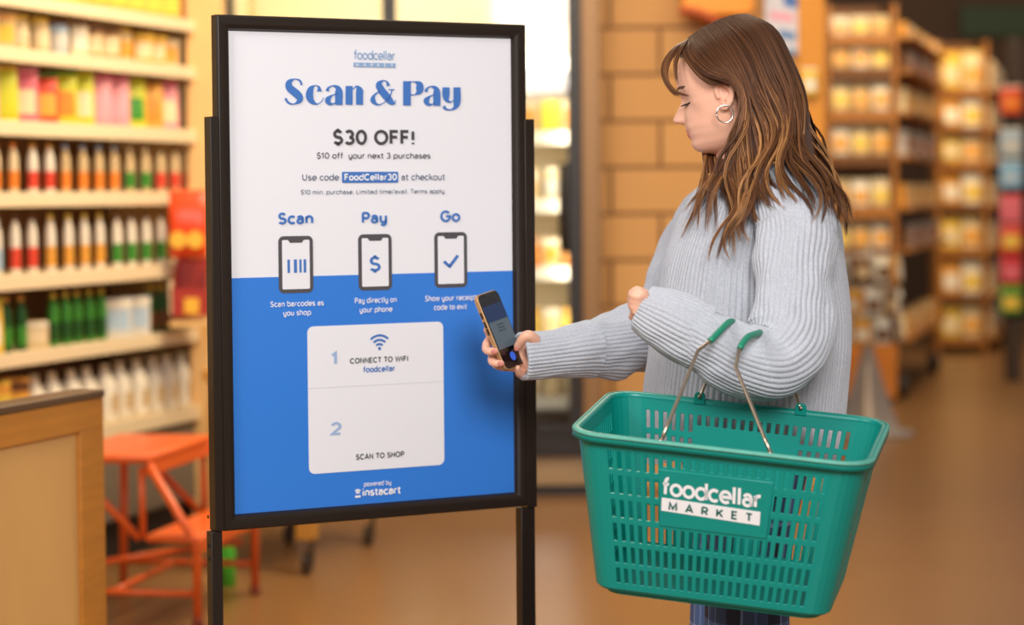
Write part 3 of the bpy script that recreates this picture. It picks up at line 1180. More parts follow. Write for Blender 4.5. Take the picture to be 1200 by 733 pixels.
for p in me2.polygons:
    c = Vector(p.center) + off - HC
    k = 0
    if c.length < .17:
        x, y, z = c.dot(hf), c.dot(hl_), c.dot(hu)
        if x > .065 and abs(y) < .0265 - abs(z + .0500) * .8:
            if -.0610 < z < -.0415:
                k = 1
        # hair line: forehead, temples, behind the ears, nape
        hz = .088 if x > .06 else (.088 - (.06 - x) * 1.2 if x > .02 else .036)
        if (z > hz and not (abs(y) > .064 and x < .02 and z < .035)) or (x < -.034 and z > -.06):
            k = 2
    mi.append(k)
me2.polygons.foreach_set('material_index', mi)
me2.polygons.foreach_set('use_smooth', [True] * len(me2.polygons))
tag(person, 'person in a pale grey sweater scanning the sign with a phone, basket on one arm', 'person')

# ---- nails, brow, lashes
for tip, back, r in ((P(607.0, 406.5, 4.414), P(613, 397.5, 4.402), .0084), (PH(-.0480, -.0335, .004), PH(-.0465, -.029, -.012), .0072), (PH(-.0455, -.0585, .005), PH(-.045, -.054, -.01), .0070)):
    dr = (tip - back).normalized()
    td = (EYE - tip).normalized()
    td = (td - dr * td.dot(dr) * .6).normalized()
    ax = (dr - td * dr.dot(td)).normalized()
    MB().ball(tip + td * (r - .0004) + ax * .001, .0062, .0048, .0014, 8, ax, td.cross(ax), td).build('fingernail', m_nail, person, smooth=True)
m_brow = mat('brow_hair', (112, 78, 56), rough=0.7)
mb = MB()
for sgn in (1, -1):
    for k in range(26):
        t = k / 25
        y = sgn * (.013 + .034 * t)
        z = .0315 + .004 * math.sin(t * PI * .8)
        y2 = y + sgn * .006
        a = HL(surf_x(y, z - .002), y, z - .002)
        b = HL(surf_x(y2, z + .002), y2, z + .002)
        mb.tube([a, a.lerp(b, .5) + hf * .0008, b], [.0007, .0009, .0004], 5)
mb.build('eyebrow', m_brow, person)
for sgn in (1, -1):
    mb = MB()
    for k in range(16):
        t = k / 15
        y = sgn * (.021 + .024 * t)
        x = surf_x(y, .0045)
        a = HL(x, y, .0045)
        mb.tube([a, a + hf * .004 - hu * .0015 + hl_ * sgn * .002, a + hf * .0095 - hu * .0015 + hl_ * sgn * .006 * t], [.0010, .0009, .0003], 5)
    mb.tube([HL(surf_x(.019 + .029 * t / 8, .0045) + .0004, sgn * (.019 + .029 * t / 8), .0048 - .0015 * math.sin(t / 8 * PI)) for t in range(9)], .0016, 6)
    mb.build('eyelashes', mat('lash', (34, 22, 18), rough=0.6), person)
# ---- hoop earring through the near lobe
ec = P(849.5, 133.5, 4.262)
ea = (SZ * 1.0).normalized()
ex = (fh * .92 - hl_ * -.30).normalized()
mb = MB()
mb.tube([ec + ex * (.0150 * math.cos(2 * PI * k / 40)) + ea * (.0155 * math.sin(2 * PI * k / 40)) for k in range(41)], .0014, 8)
mb.build('hoop_earring', mat('silver', (225, 222, 215), rough=0.18, metal=1.0), person, smooth=True)

# ---- trousers: wide plaid legs
def plaid():
    m = bpy.data.materials.new('plaid_denim')
    m.use_nodes = True
    nt = m.node_tree
    b = nt.nodes['Principled BSDF']
    b.inputs['Roughness'].default_value = 0.85
    uv = nt.nodes.new('ShaderNodeUVMap')
    sep = nt.nodes.new('ShaderNodeSeparateXYZ')
    nt.links.new(uv.outputs[0], sep.inputs[0])

    def bands(src, period, stops):
        d = nt.nodes.new('ShaderNodeMath')
        d.operation = 'DIVIDE'
        d.inputs[1].default_value = period
        nt.links.new(src, d.inputs[0])
        fr = nt.nodes.new('ShaderNodeMath')
        fr.operation = 'FRACT'
        nt.links.new(d.outputs[0], fr.inputs[0])
        r = nt.nodes.new('ShaderNodeValToRGB')
        r.color_ramp.interpolation = 'CONSTANT'
        el = r.color_ramp.elements
        while len(el) > 1:
            el.remove(el[-1])
        el[0].position = 0
        el[0].color = (stops[0][1],) * 3 + (1,)
        for p_, v in stops[1:]:
            e = el.new(p_)
            e.color = (v,) * 3 + (1,)
        nt.links.new(fr.outputs[0], r.inputs[0])
        return r.outputs[0]
    a = bands(sep.outputs[0], .112, [(0, .05), (.34, .9), (.40, .35), (.66, .62), (.72, .3)])
    c = bands(sep.outputs[1], .112, [(0, .12), (.30, .95), (.36, .45), (.75, .05)])
    ad = nt.nodes.new('ShaderNodeMix')
    ad.data_type = 'FLOAT'
    ad.inputs['Factor'].default_value = .5
    nt.links.new(a, ad.inputs['A'])
    nt.links.new(c, ad.inputs['B'])
    rp = nt.nodes.new('ShaderNodeValToRGB')
    el = rp.color_ramp.elements
    el[0].position, el[0].color = .05, rgb(40, 46, 66)
    el[1].position, el[1].color = .85, rgb(168, 190, 222)
    e = el.new(.4)
    e.color = rgb(84, 112, 166)
    nt.links.new(ad.outputs[0], rp.inputs[0])
    nt.links.new(rp.outputs[0], b.inputs['Base Color'])
    return m


m_plaid = plaid()
mb = MB()
mb.uv = []
SEG = 64


def cloth_rings(rows, seg, uvu=1.0):
    """rows: (cx, cy, cz, rx, ry)"""
    rings = []
    for (cx, cy, cz, rx, ry) in rows:
        ring = []
        for j in range(seg + 1):
            a = 2 * PI * j / seg
            p = Vector((cx + rx * math.cos(a), cy + ry * math.sin(a), cz))
            w = 1 + .035 * noise.noise(Vector((math.cos(a) * 2.2, math.sin(a) * 2.2, cz * 2.5)))
            p = Vector((cx + (p.x - cx) * w, cy + (p.y - cy) * w, cz))
            ring.append(p)
            mb.uv.append((j / seg * 2 * PI * .11 * uvu, cz))
        rings.append(ring)
    mb.rings(rings, False, False, close=False)


def srows(tab_, n):
    v = spline([Vector((a, b, c)) for a, b, c, d, e in tab_], n)
    w = spline([Vector((d, e, 0)) for a, b, c, d, e in tab_], n)
    return [(p.x, p.y, p.z, q.x, q.y) for p, q in zip(v, w)]


for sy, xo in ((-1, .004), (1, -.006)):
    y = 4.37 + sy * .098
    cx = GX + xo
    cloth_rings(srows([(cx + .005, 4.37 + sy * .08, .92, .115, .098), (cx + .004, y, .80, .102, .100), (cx, y, .66, .079, .100), (cx - .004, y, .5, .077, .099), (cx, y, .3, .088, .088), (cx + .004, y, .09, .092, .092)], 8), SEG)
mb.build('trousers', m_plaid, person, smooth=True)
m_shoe = mat('white_shoe', (225, 222, 218), rough=0.5)
for sy, xo in ((-1, .004), (1, -.006)):
    y = 4.37 + sy * .092
    mb = MB()
    loft(mb, [Vector((GX + xo + .062, y, .045)), Vector((GX + xo + .04, y, .055)), Vector((GX + xo - .03, y, .058)), Vector((GX + xo - .11, y, .047)), Vector((GX + xo - .182, y, .033))], [(.03, .034), (.052, .042), (.054, .042), (.042, .047), (.022, .036)], 20, 5, ref=(0, 0, 1), n_exp=2.6)
    sh = mb.build('shoe', m_shoe, person, smooth=True)
    mb = MB()
    pr = []
    for k in range(28):
        a = 2 * PI * k / 28
        pr.append(Vector((GX + xo - .06 + .128 * math.cos(a), y + .047 * math.sin(a), .001)))
    mb.prism(pr, (0, 0, .022))
    mb.build('sole', mat('shoe_sole', (190, 186, 180), rough=0.7), sh, bevel=.004)

# ---- sweater: ribbed knit
def knit():
    m = bpy.data.materials.new('ribbed_knit')
    m.use_nodes = True
    nt = m.node_tree
    b = nt.nodes['Principled BSDF']
    b.inputs['Roughness'].default_value = 0.95
    b.inputs['Specular IOR Level'].default_value = 0.1
    b.inputs['Sheen Weight'].default_value = 0.25
    tc = nt.nodes.new('ShaderNodeTexCoord')
    n1 = nt.nodes.new('ShaderNodeTexNoise')
    n1.inputs['Scale'].default_value = 240
    n1.inputs['Detail'].default_value = 3
    nt.links.new(tc.outputs['Object'], n1.inputs['Vector'])
    mx = nt.nodes.new('ShaderNodeMix')
    mx.data_type = 'RGBA'
    mx.inputs['A'].default_value = rgb(168, 173, 184)
    mx.inputs['B'].default_value = rgb(208, 209, 214)
    nt.links.new(n1.outputs['Fac'], mx.inputs['Factor'])
    nt.links.new(mx.outputs['Result'], b.inputs['Base Color'])
    n2 = nt.nodes.new('ShaderNodeTexNoise')
    n2.inputs['Scale'].default_value = 420
    n2.inputs['Detail'].default_value = 4
    nt.links.new(tc.outputs['Object'], n2.inputs['Vector'])
    bp = nt.nodes.new('ShaderNodeBump')
    bp.inputs['Strength'].default_value = 0.55
    bp.inputs['Distance'].default_value = 0.003
    nt.links.new(n2.outputs['Fac'], bp.inputs['Height'])
    nt.links.new(bp.outputs[0], b.inputs['Normal'])
    return m


m_knit = knit()
m_cuffin = m_knit


def rib(a, N, amp):
    return amp * (abs(math.cos(a * N / 2)) ** .7 - .55)


# rows: picture y, left x, right x, half depth, centre depth
ROWS = [(199, 843, 899, .058, 4.365), (206, 838, 908, .072, 4.368), (213, 826, 930, .115, 4.37), (224, 814, 955, .158, 4.37), (243, 803, 969, .186, 4.37), (268, 790, 977, .196, 4.37), (300, 778, 982, .198, 4.37), (335, 770, 990, .197, 4.37), (370, 764, 996, .195, 4.37), (410, 759, 996, .192, 4.37), (450, 754, 992, .188, 4.37), (490, 752, 988, .184, 4.37), (520, 753, 985, .180, 4.37), (532, 758, 981, .174, 4.37)]
rr = []
for (py, xa, xb, hb, yc) in ROWS:
    pa, pb = P(xa, py, yc), P(xb, py, yc)
    rr.append(((pa + pb) / 2, Vector(((pb - pa).length / 2, hb, 0))))
cs = spline([a for a, b in rr], 10)
ws = spline([b for a, b in rr], 10)
mb = MB()
SEGT = 720
NR = 108
rings = []
for i, (c, w) in enumerate(zip(cs, ws)):
    ring = []
    t = i / (len(cs) - 1)
    for j in range(SEGT):
        a = 2 * PI * j / SEGT
        ca, sa = math.cos(a), math.sin(a)
        e = 2 / 2.3
        x, y = math.copysign(abs(ca) ** e, ca) * w.x, math.copysign(abs(sa) ** e, sa) * w.y
        k = smoothstep(.06, .2, t)
        wr_ = .010 * k * noise.noise(Vector((ca * 1.6, sa * 1.6, c.z * 3.2))) + .005 * k * noise.noise(Vector((ca * 4 + 5, sa * 4, c.z * 7)))
        d = rib(a, NR, .0042) + wr_
        # hem rolls in slightly and waves
        r0 = math.hypot(x, y)
        s_ = 1 + d / max(.02, r0)
        p = Vector((c.x + x * s_, c.y + y * s_, c.z))
        if t > .9:
            p.z += .012 * math.sin(a * 3 + 1.0) * (t - .9) * 10
        ring.append(p)
    rings.append(ring)
mb.rings(rings, False, False)
sweater = mb.build('sweater', m_knit, person, smooth=True)
# collar: rolled crew neck
mb = MB()
cr = []
c0, w0 = cs[3], ws[3]
for g, dz in ((.004, -.004), (.008, .006), (.007, .018), (.001, .024), (-.005, .020), (-.007, .006), (-.006, -.01)):
    cr.append([Vector((c0.x + (w0.x + g + rib(2 * PI * j / 240, 60, .0016)) * math.cos(2 * PI * j / 240), c0.y + (w0.y + g) * math.sin(2 * PI * j / 240), c0.z + dz + .012 * -math.cos(2 * PI * j / 240) * -1)) for j in range(240)])
mb.rings(cr, False, False)
mb.build('collar', m_knit, sweater, smooth=True)


def sleeve(name, path, rad, N, spans, ref, amp=.0030, wr=1.0, seg=None, seed=0.0, parent=None, twist=0.0, edges=True, seam=None):
    seg = seg or N * 6
    q = spline(path, spans)
    rv = spline([Vector((r, r, 0)) if not isinstance(r, tuple) else Vector((r[0], r[1], 0)) for r in rad], spans)
    T, U, V = frames(q, ref)
    rings = []
    L = 0
    for i in range(len(q)):
        if i:
            L += (q[i] - q[i - 1]).length
        ring = []
        tw = twist * i / (len(q) - 1)
        for j in range(seg):
            a = 2 * PI * j / seg
            c, s = math.cos(a + tw), math.sin(a + tw)
            fold = noise.noise(Vector((c * 1.3 + seed, s * 1.3, L * 14))) * .010 + noise.noise(Vector((c * 2.5 + seed, s * 2.5 + 3, L * 30))) * .004
            if seam is not None and L < seam + .012 * math.cos(a + .6):
                d = rib(a + PI / N, N, amp) + fold * wr + .0028
            else:
                d = rib(a, N, amp) + fold * wr
            ring.append(q[i] + U[i] * c * (rv[i].x + d) + V[i] * s * (rv[i].y + d))
        rings.append(ring)
    mb = MB()
    if edges:
        # turn the free edge inwards
        e = rings[-1]
        cc = q[-1]
        rings.append([p + (cc - p) * .10 + T[-1] * .003 for p in e])
        rings.append([p + (cc - p) * .22 - T[-1] * .004 for p in e])
        rings.append([p + (cc - p) * .26 - T[-1] * .03 for p in e])
    mb.rings(rings, False, False)
    return mb.build(name, m_knit, parent, smooth=True)


sl = sleeve('sleeve', NEAR[:9] + [P(806, 388, 4.033)], [.050, .063, .068, .0675, .068, (.072, .075), (.068, .066), .062, .056, .051], 44, 10, (1, 0, 0), wr=1.0, seed=1.7, parent=sweater, edges=False, seam=.165)
sleeve('cuff', [P(822, 395.5, 4.032), P(800, 385, 4.034), P(776, 373, 4.042), P(753, 361.5, 4.05)], [.0565, .0565, .0510, .0405], 40, 10, (1, 0, 0), wr=.5, seed=4.0, parent=sl)
sl2 = sleeve('sleeve', FAR[:8] + [P(672, 411, 4.475)], [.058, .066, .066, .063, .066, .068, (.062, .06), .053, .044], 42, 10, (1, 0, 0), wr=1.2, seed=8.0, parent=sweater, twist=.5, edges=False)
sleeve('cuff', [P(690, 409, 4.49), P(672, 411, 4.47), P(645, 415, 4.45), P(611, 419, 4.428)], [.0540, .0510, .0430, .0440], 36, 10, (1, 0, 0), wr=.5, seed=12.0, parent=sl2)

# ---- hair
def hair_mat():
    m = bpy.data.materials.new('brown_hair')
    m.use_nodes = True
    nt = m.node_tree
    b = nt.nodes['Principled BSDF']
    at = nt.nodes.new('ShaderNodeAttribute')
    at.attribute_name = 'tone'
    rp = nt.nodes.new('ShaderNodeValToRGB')
    el = rp.color_ramp.elements
    el[0].position, el[0].color = 0.0, rgb(50, 29, 18)
    el[1].position, el[1].color = 1.0, rgb(206, 150, 92)
    for p_, c in ((.3, (96, 59, 36)), (.6, (142, 94, 56))):
        e = el.new(p_)
        e.color = rgb(*c)
    nt.links.new(at.outputs['Fac'], rp.inputs[0])
    nt.links.new(rp.outputs[0], b.inputs['Base Color'])
    b.inputs['Roughness'].default_value = 0.42
    b.inputs['Specular IOR Level'].default_value = 0.28
    return m


m_hair = hair_mat()
hv, hfc, htone = [], [], []
NPT = 26


def strand(pts, r, tones, n=4):
    T, U, V = frames(pts)
    o = len(hv)
    m_ = len(pts)
    for i in range(m_):
        t = i / (m_ - 1)
        rr_ = r * (1 - .85 * max(0, (t - .55) / .45) ** 1.5) * min(1, .5 + t * 4)
        for j in range(n):
            a = 2 * PI * j / n
            hv.append(pts[i] + U[i] * (math.cos(a) * rr_) + V[i] * (math.sin(a) * rr_))
            htone.append(tones[i])
    for i in range(m_ - 1):
        for j in range(n):
            k = (j + 1) % n
            hfc.append((o + i * n + j, o + i * n + k, o + (i + 1) * n + k, o + (i + 1) * n + j))


def sheet(guides, count, clumps, thick, r, wave=.006, base_to=.8, bright=1.0, rng=rnd, base=True, tip=.8, stray=.08):
    G = [arclen(spline([P(*g) for g in gg], 8), NPT) for gg in guides]
    ng = len(G)

    def at(u):
        k = min(int(u), ng - 2)
        t = u - k
        # smooth blend between guides
        a, b = G[max(k - 1, 0)], G[min(k + 2, ng - 1)]
        out = []
        for i in range(NPT):
            p0, p1, p2, p3 = a[i], G[k][i], G[k + 1][i], b[i]
            if k == 0:
                p0 = p1 * 2 - p2
            if k + 2 > ng - 1:
                p3 = p2 * 2 - p1
            out.append(0.5 * ((2 * p1) + (p2 - p0) * t + (2 * p0 - 5 * p1 + 4 * p2 - p3) * t * t + (3 * p1 - p0 - 3 * p2 + p3) * t ** 3))
        return out
    cl = []
    for c in range(clumps):
        u = (c + .5 + rng.uniform(-.35, .35)) / clumps * (ng - 1)
        cl.append((min(max(u, 0.01), ng - 1.01), u * 1.3 + rng.uniform(-.9, .9), rng.uniform(1.45, 1.8), rng.uniform(.5, 1.2), rng.uniform(.90, 1.03), rng.random(), rng.uniform(-1, 1)))
    for s in range(count):
        u = rng.uniform(0.005, ng - 1.005)
        c = min(cl, key=lambda q: abs(q[0] - u) + rng.uniform(0, .12))
        own, cen = at(u), at(c[0])
        lift = rng.random() ** 1.6 * thick
        jx, jz = rng.gauss(0, .0012), rng.gauss(0, .0012)
        free = rng.random() < stray
        tone0 = min(1, max(0, rng.gauss(.33, .10)))
        hi = (c[5] > .38) * rng.uniform(.1, .55) * bright
        ln = rng.uniform(.93, 1.0) * c[4]
        pts = []
        for i in range(NPT):
            t = i / (NPT - 1) * ln
            x = min(t, 1.06) * (NPT - 1)
            k = min(int(x), NPT - 2)
            f_ = x - k
            po = own[k].lerp(own[k + 1], f_)
            pc = cen[k].lerp(cen[k + 1], f_)
            w = smoothstep(.25, 1.0, t) * (tip if not free else .25)
            p = po.lerp(pc, w)
            tg = (own[min(k + 1, NPT - 1)] - own[max(k - 1, 0)]).normalized()
            side = tg.cross(Vector((0, -1, 0)))
            amp = wave * smoothstep(.22, .7, t) * c[3]
            ph = 2 * PI * c[2] * t * 1.25 + c[1] + (u - c[0]) * .8
            p = p + side * (amp * math.sin(ph)) + Vector((0, -1, 0)) * (amp * .7 * math.cos(ph) + lift * min(1, t * 5 + .2) + c[6] * .004 * smoothstep(.4, 1, t))
            p = p + Vector((jx, 0, jz)) * min(1, t * 3)
            if free:
                p = p + side * (jx * 4 * t * t)
            pts.append(p)
        ton = [min(1, tone0 * (.5 + .5 * smoothstep(.0, .55, i / (NPT - 1))) + hi * smoothstep(.22, .7, i / (NPT - 1))) for i in range(NPT)]
        strand(pts, r * rng.uniform(.7, 1.25), ton)
    if base:
        o = len(hv)
        m_ = (ng - 1) * 6 + 1
        lim = int(NPT * base_to)
        for j in range(m_):
            g = at(min(ng - 1.001, j / 6))
            for i in range(lim):
                tt = i / (lim - 1)
                hv.append(g[i] + Vector((0, .004, 0)))
                htone.append(.12 + .1 * tt)
        for j in range(m_ - 1):
            for i in range(lim - 1):
                hfc.append((o + j * lim + i, o + j * lim + i + 1, o + (j + 1) * lim + i + 1, o + (j + 1) * lim + i))


NEAR_G = [
    [(802, 49, 4.365), (806, 70, 4.315), (818, 85, 4.275), (836, 94, 4.258), (853, 97, 4.252), (865, 112, 4.248), (868, 143, 4.240), (858, 175, 4.228), (845, 203, 4.215), (850, 232, 4.190), (843, 265, 4.172), (840, 300, 4.165)],
    [(808, 43, 4.365), (820, 63, 4.302), (838, 81, 4.262), (856, 93, 4.250), (871, 114, 4.243), (876, 150, 4.232), (864, 186, 4.222), (860, 216, 4.202), (864, 245, 4.176), (858, 275, 4.165), (860, 303, 4.160)],
    [(824, 32, 4.365), (842, 54, 4.297), (860, 82, 4.257), (876, 111, 4.244), (885, 145, 4.233), (882, 180, 4.218), (876, 212, 4.190), (880, 242, 4.166), (876, 270, 4.150), (880, 293, 4.145)],
    [(842, 23, 4.365), (864, 47, 4.294), (883, 80, 4.256), (897, 115, 4.242), (905, 153, 4.228), (902, 190, 4.192), (908, 215, 4.145), (920, 237, 4.104), (926, 250, 4.098)],
    [(858, 18, 4.365), (884, 40, 4.300), (902, 75, 4.266), (915, 115, 4.250), (925, 155, 4.230), (935, 190, 4.175), (944, 213, 4.125), (952, 240, 4.098), (951, 258, 4.094)],
    [(869, 16, 4.372), (897, 33, 4.320), (916, 68, 4.290), (930, 112, 4.272), (943, 155, 4.250), (956, 190, 4.205), (968, 218, 4.165), (984, 245, 4.150), (1000, 256, 4.150)],
    [(876, 16, 4.385), (906, 32, 4.350), (925, 68, 4.335), (940, 112, 4.320), (954, 155, 4.305), (966, 195, 4.275), (977, 228, 4.255), (985, 258, 4.25), (986, 284, 4.25)],
]
BACK_G = [
    [(874, 16, 4.395), (907, 32, 4.375), (927, 68, 4.365), (943, 112, 4.355), (957, 155, 4.345), (969, 195, 4.320), (980, 228, 4.305), (986, 255, 4.30), (984, 280, 4.30)],
    [(868, 18, 4.41), (902, 36, 4.43), (922, 72, 4.425), (938, 118, 4.415), (952, 160, 4.405), (963, 200, 4.385), (972, 232, 4.375), (980, 262, 4.37)],
    [(858, 20, 4.42), (888, 42, 4.46), (908, 80, 4.462), (924, 120, 4.455), (938, 162, 4.445), (948, 200, 4.425), (958, 235, 4.415), (966, 262, 4.41)],
    [(842, 26, 4.42), (866, 50, 4.465), (886, 90, 4.47), (900, 130, 4.46), (908, 165, 4.45), (915, 200, 4.44), (922, 235, 4.43), (930, 262, 4.42)],
]
FARFRONT_G = [
    [(802, 49, 4.385), (797, 66, 4.425), (806, 105, 4.44), (818, 150, 4.435), (826, 182, 4.37), (822, 208, 4.262), (807, 240, 4.275), (793, 273, 4.295)],
    [(812, 42, 4.39), (810, 70, 4.44), (822, 110, 4.445), (830, 155, 4.44), (832, 185, 4.36), (830, 210, 4.235), (818, 237, 4.225), (808, 266, 4.215)],
    [(826, 34, 4.40), (834, 70, 4.455), (844, 115, 4.455), (848, 155, 4.44), (844, 185, 4.34), (838, 208, 4.215), (834, 232, 4.195), (826, 262, 4.18)],
    [(850, 30, 4.40), (864, 75, 4.455), (868, 120, 4.45), (866, 160, 4.42), (856, 190, 4.31), (848, 212, 4.20), (844, 237, 4.18), (838, 268, 4.165)],
]
BANG_G = [
    [(803, 48, 4.362), (790, 56, 4.335), (779, 70, 4.315), (776, 85, 4.300), (781, 100, 4.288), (790, 110, 4.280), (803, 114, 4.276)],
    [(804, 47, 4.360), (794, 57, 4.330), (784, 72, 4.308), (781, 88, 4.294), (786, 101, 4.284), (795, 109, 4.276), (808, 112, 4.272)],
]
BANG2_G = [
    [(805, 46, 4.362), (796, 56, 4.33), (791, 70, 4.31), (791, 86, 4.296), (794, 100, 4.288)],
    [(807, 45, 4.360), (799, 57, 4.325), (793, 72, 4.303), (793, 88, 4.292), (797, 104, 4.284)],
]
TEMPLE_G = [
    [(803, 48, 4.36), (800, 62, 4.325), (808, 77, 4.288), (820, 91, 4.268), (832, 99, 4.262), (842, 101, 4.260)],
    [(812, 42, 4.36), (818, 62, 4.306), (834, 82, 4.264), (844, 93, 4.256), (856, 98, 4.252)],
]
hr = random.Random(11)
sheet(BACK_G, 480, 20, .010, .0009, wave=.015, rng=hr, base_to=.86)
sheet(FARFRONT_G, 420, 14, .010, .0009, wave=.012, rng=hr, base_to=.80, bright=.8)
sheet(NEAR_G, 2100, 44, .013, .00085, tip=.66, wave=.019, rng=hr, base_to=.74)
sheet(TEMPLE_G, 160, 8, .006, .0008, wave=.0, rng=hr, base_to=.98, bright=0.1, tip=.2)
sheet(BANG_G, 150, 5, .007, .0009, wave=.0, rng=hr, base=False, bright=.25, tip=.35)
sheet(BANG2_G, 26, 2, .003, .0007, wave=.0, rng=hr, base=False, bright=.2, tip=.5)
me = bpy.data.meshes.new('hair')
me.from_pydata([tuple(p - WL[person.name]) for p in hv], [], hfc)
me.materials.append(m_hair)
at_ = me.attributes.new('tone', 'FLOAT', 'POINT')
at_.data.foreach_set('value', htone)
me.polygons.foreach_set('use_smooth', [True] * len(me.polygons))
ho = bpy.data.objects.new('hair', me)
COL.objects.link(ho)
ho.parent = person

# ================================================================== THE PHONE IN HER HAND
phone = empty('smartphone', PHN_C)
tag(phone, 'smartphone in a clear gold-edged case held up to the sign', 'phone')
m_case = mat('gold_case_edge', (196, 152, 108), rough=0.3, metal=0.35, coat=0.3)
m_glass = mat('black_glass', (10, 11, 14), rough=0.08, spec=0.6)
PWD, PHT, PTH = .0765, .150, .0095


def ph_rr(w, h, r, c, n=6):
    return [PH(a, b, c) for a, b in round_rect(-w / 2, -h / 2, w / 2, h / 2, r, n)]


mb = MB()
mb.rings([ph_rr(PWD - .003, PHT - .003, .012, -PTH / 2), ph_rr(PWD, PHT, .0135, -PTH / 2 + .0018), ph_rr(PWD, PHT, .0135, PTH / 2 - .0012), ph_rr(PWD - .0024, PHT - .0024, .0125, PTH / 2)])
mb.build('case', m_case, phone, smooth=False, bevel=.0006)
mb = MB()
mb.prism(ph_rr(PWD - .004, PHT - .004, .0115, PTH / 2 + .0006), pn * -.003)
scr = mb.build('screen', m_glass, phone)


def prect(a0, b0, a1, b1, c, r=None):
    if r:
        return [PH(a, b, c) for a, b in round_rect(a0, b0, a1, b1, r, 4)]
    return [PH(a0, b0, c), PH(a1, b0, c), PH(a1, b1, c), PH(a0, b1, c)]


e = PTH / 2
hw_ = PWD / 2 - .0042
for nm, a0, b0, a1, b1, col in (('camera_view', -hw_, -.034, hw_, .050, (84, 102, 118)), ('camera_view', -hw_, .022, hw_, .050, (30, 62, 112))):
    pass
m_scr = mat('screen_grey_blue', (88, 102, 112), rough=.3, emit=.1)
m_scb = mat('screen_blue', (26, 50, 90), rough=.3, emit=.1)
m_sct = mat('screen_dark', (34, 42, 54), rough=.3)
m_btn = mat('screen_button', (52, 92, 196), rough=.3, emit=.5)
MB().prism(prect(-hw_, -.034, hw_, .050, e + .0012), pn * -.0004).build('camera_view', m_scr, scr)
MB().prism(prect(-hw_, .019, hw_, .050, e + .0018), pn * -.0004).build('camera_view_top', m_scb, scr)
mb = MB()
for b_ in (.010, .004, -.002):
    mb.prism(prect(-.012, b_, .012, b_ + .0014, e + .0018), pn * -.0004)
mb.build('camera_view_text', m_sct, scr)
MB().prism(prect(-.016, .0668, .016, .0716, e + .0016, .0022), pn * -.0006).build('notch', mat('notch_grey', (38, 40, 44), rough=.2), scr)
MB().prism([PH(.0085 * math.cos(2 * PI * k / 24), -.053 + .0085 * math.sin(2 * PI * k / 24), e + .0018) for k in range(24)], pn * -.0006).build('shutter_button', m_btn, scr)
for b_ in (.036, .018, .004):
    MB().prism([PH(-PWD / 2 - .0012, b_ - .006, q) for q in (-.0018, .0018)] + [PH(-PWD / 2 - .0012, b_ + .006, q) for q in (.0018, -.0018)], pw * .002).build('side_button', mat('side_button', (70, 58, 46), rough=.3, metal=.6), phone)

# ================================================================== PRODUCTS (each kind built once, then copied)
PM = {}


def pmat(c, rough=.4):
    k = 'pack_%d_%d_%d' % tuple(c)
    return mat(k, c, rough=rough, spec=.35)


PROTO = {}


def lobj(name, mb, m, parent=None, smooth=False, bevel=0.0):
    """mesh in its own coordinates"""
    o = mb.build(name, m, None, smooth=smooth, bevel=bevel)
    if parent:
        o.parent = parent
    return o


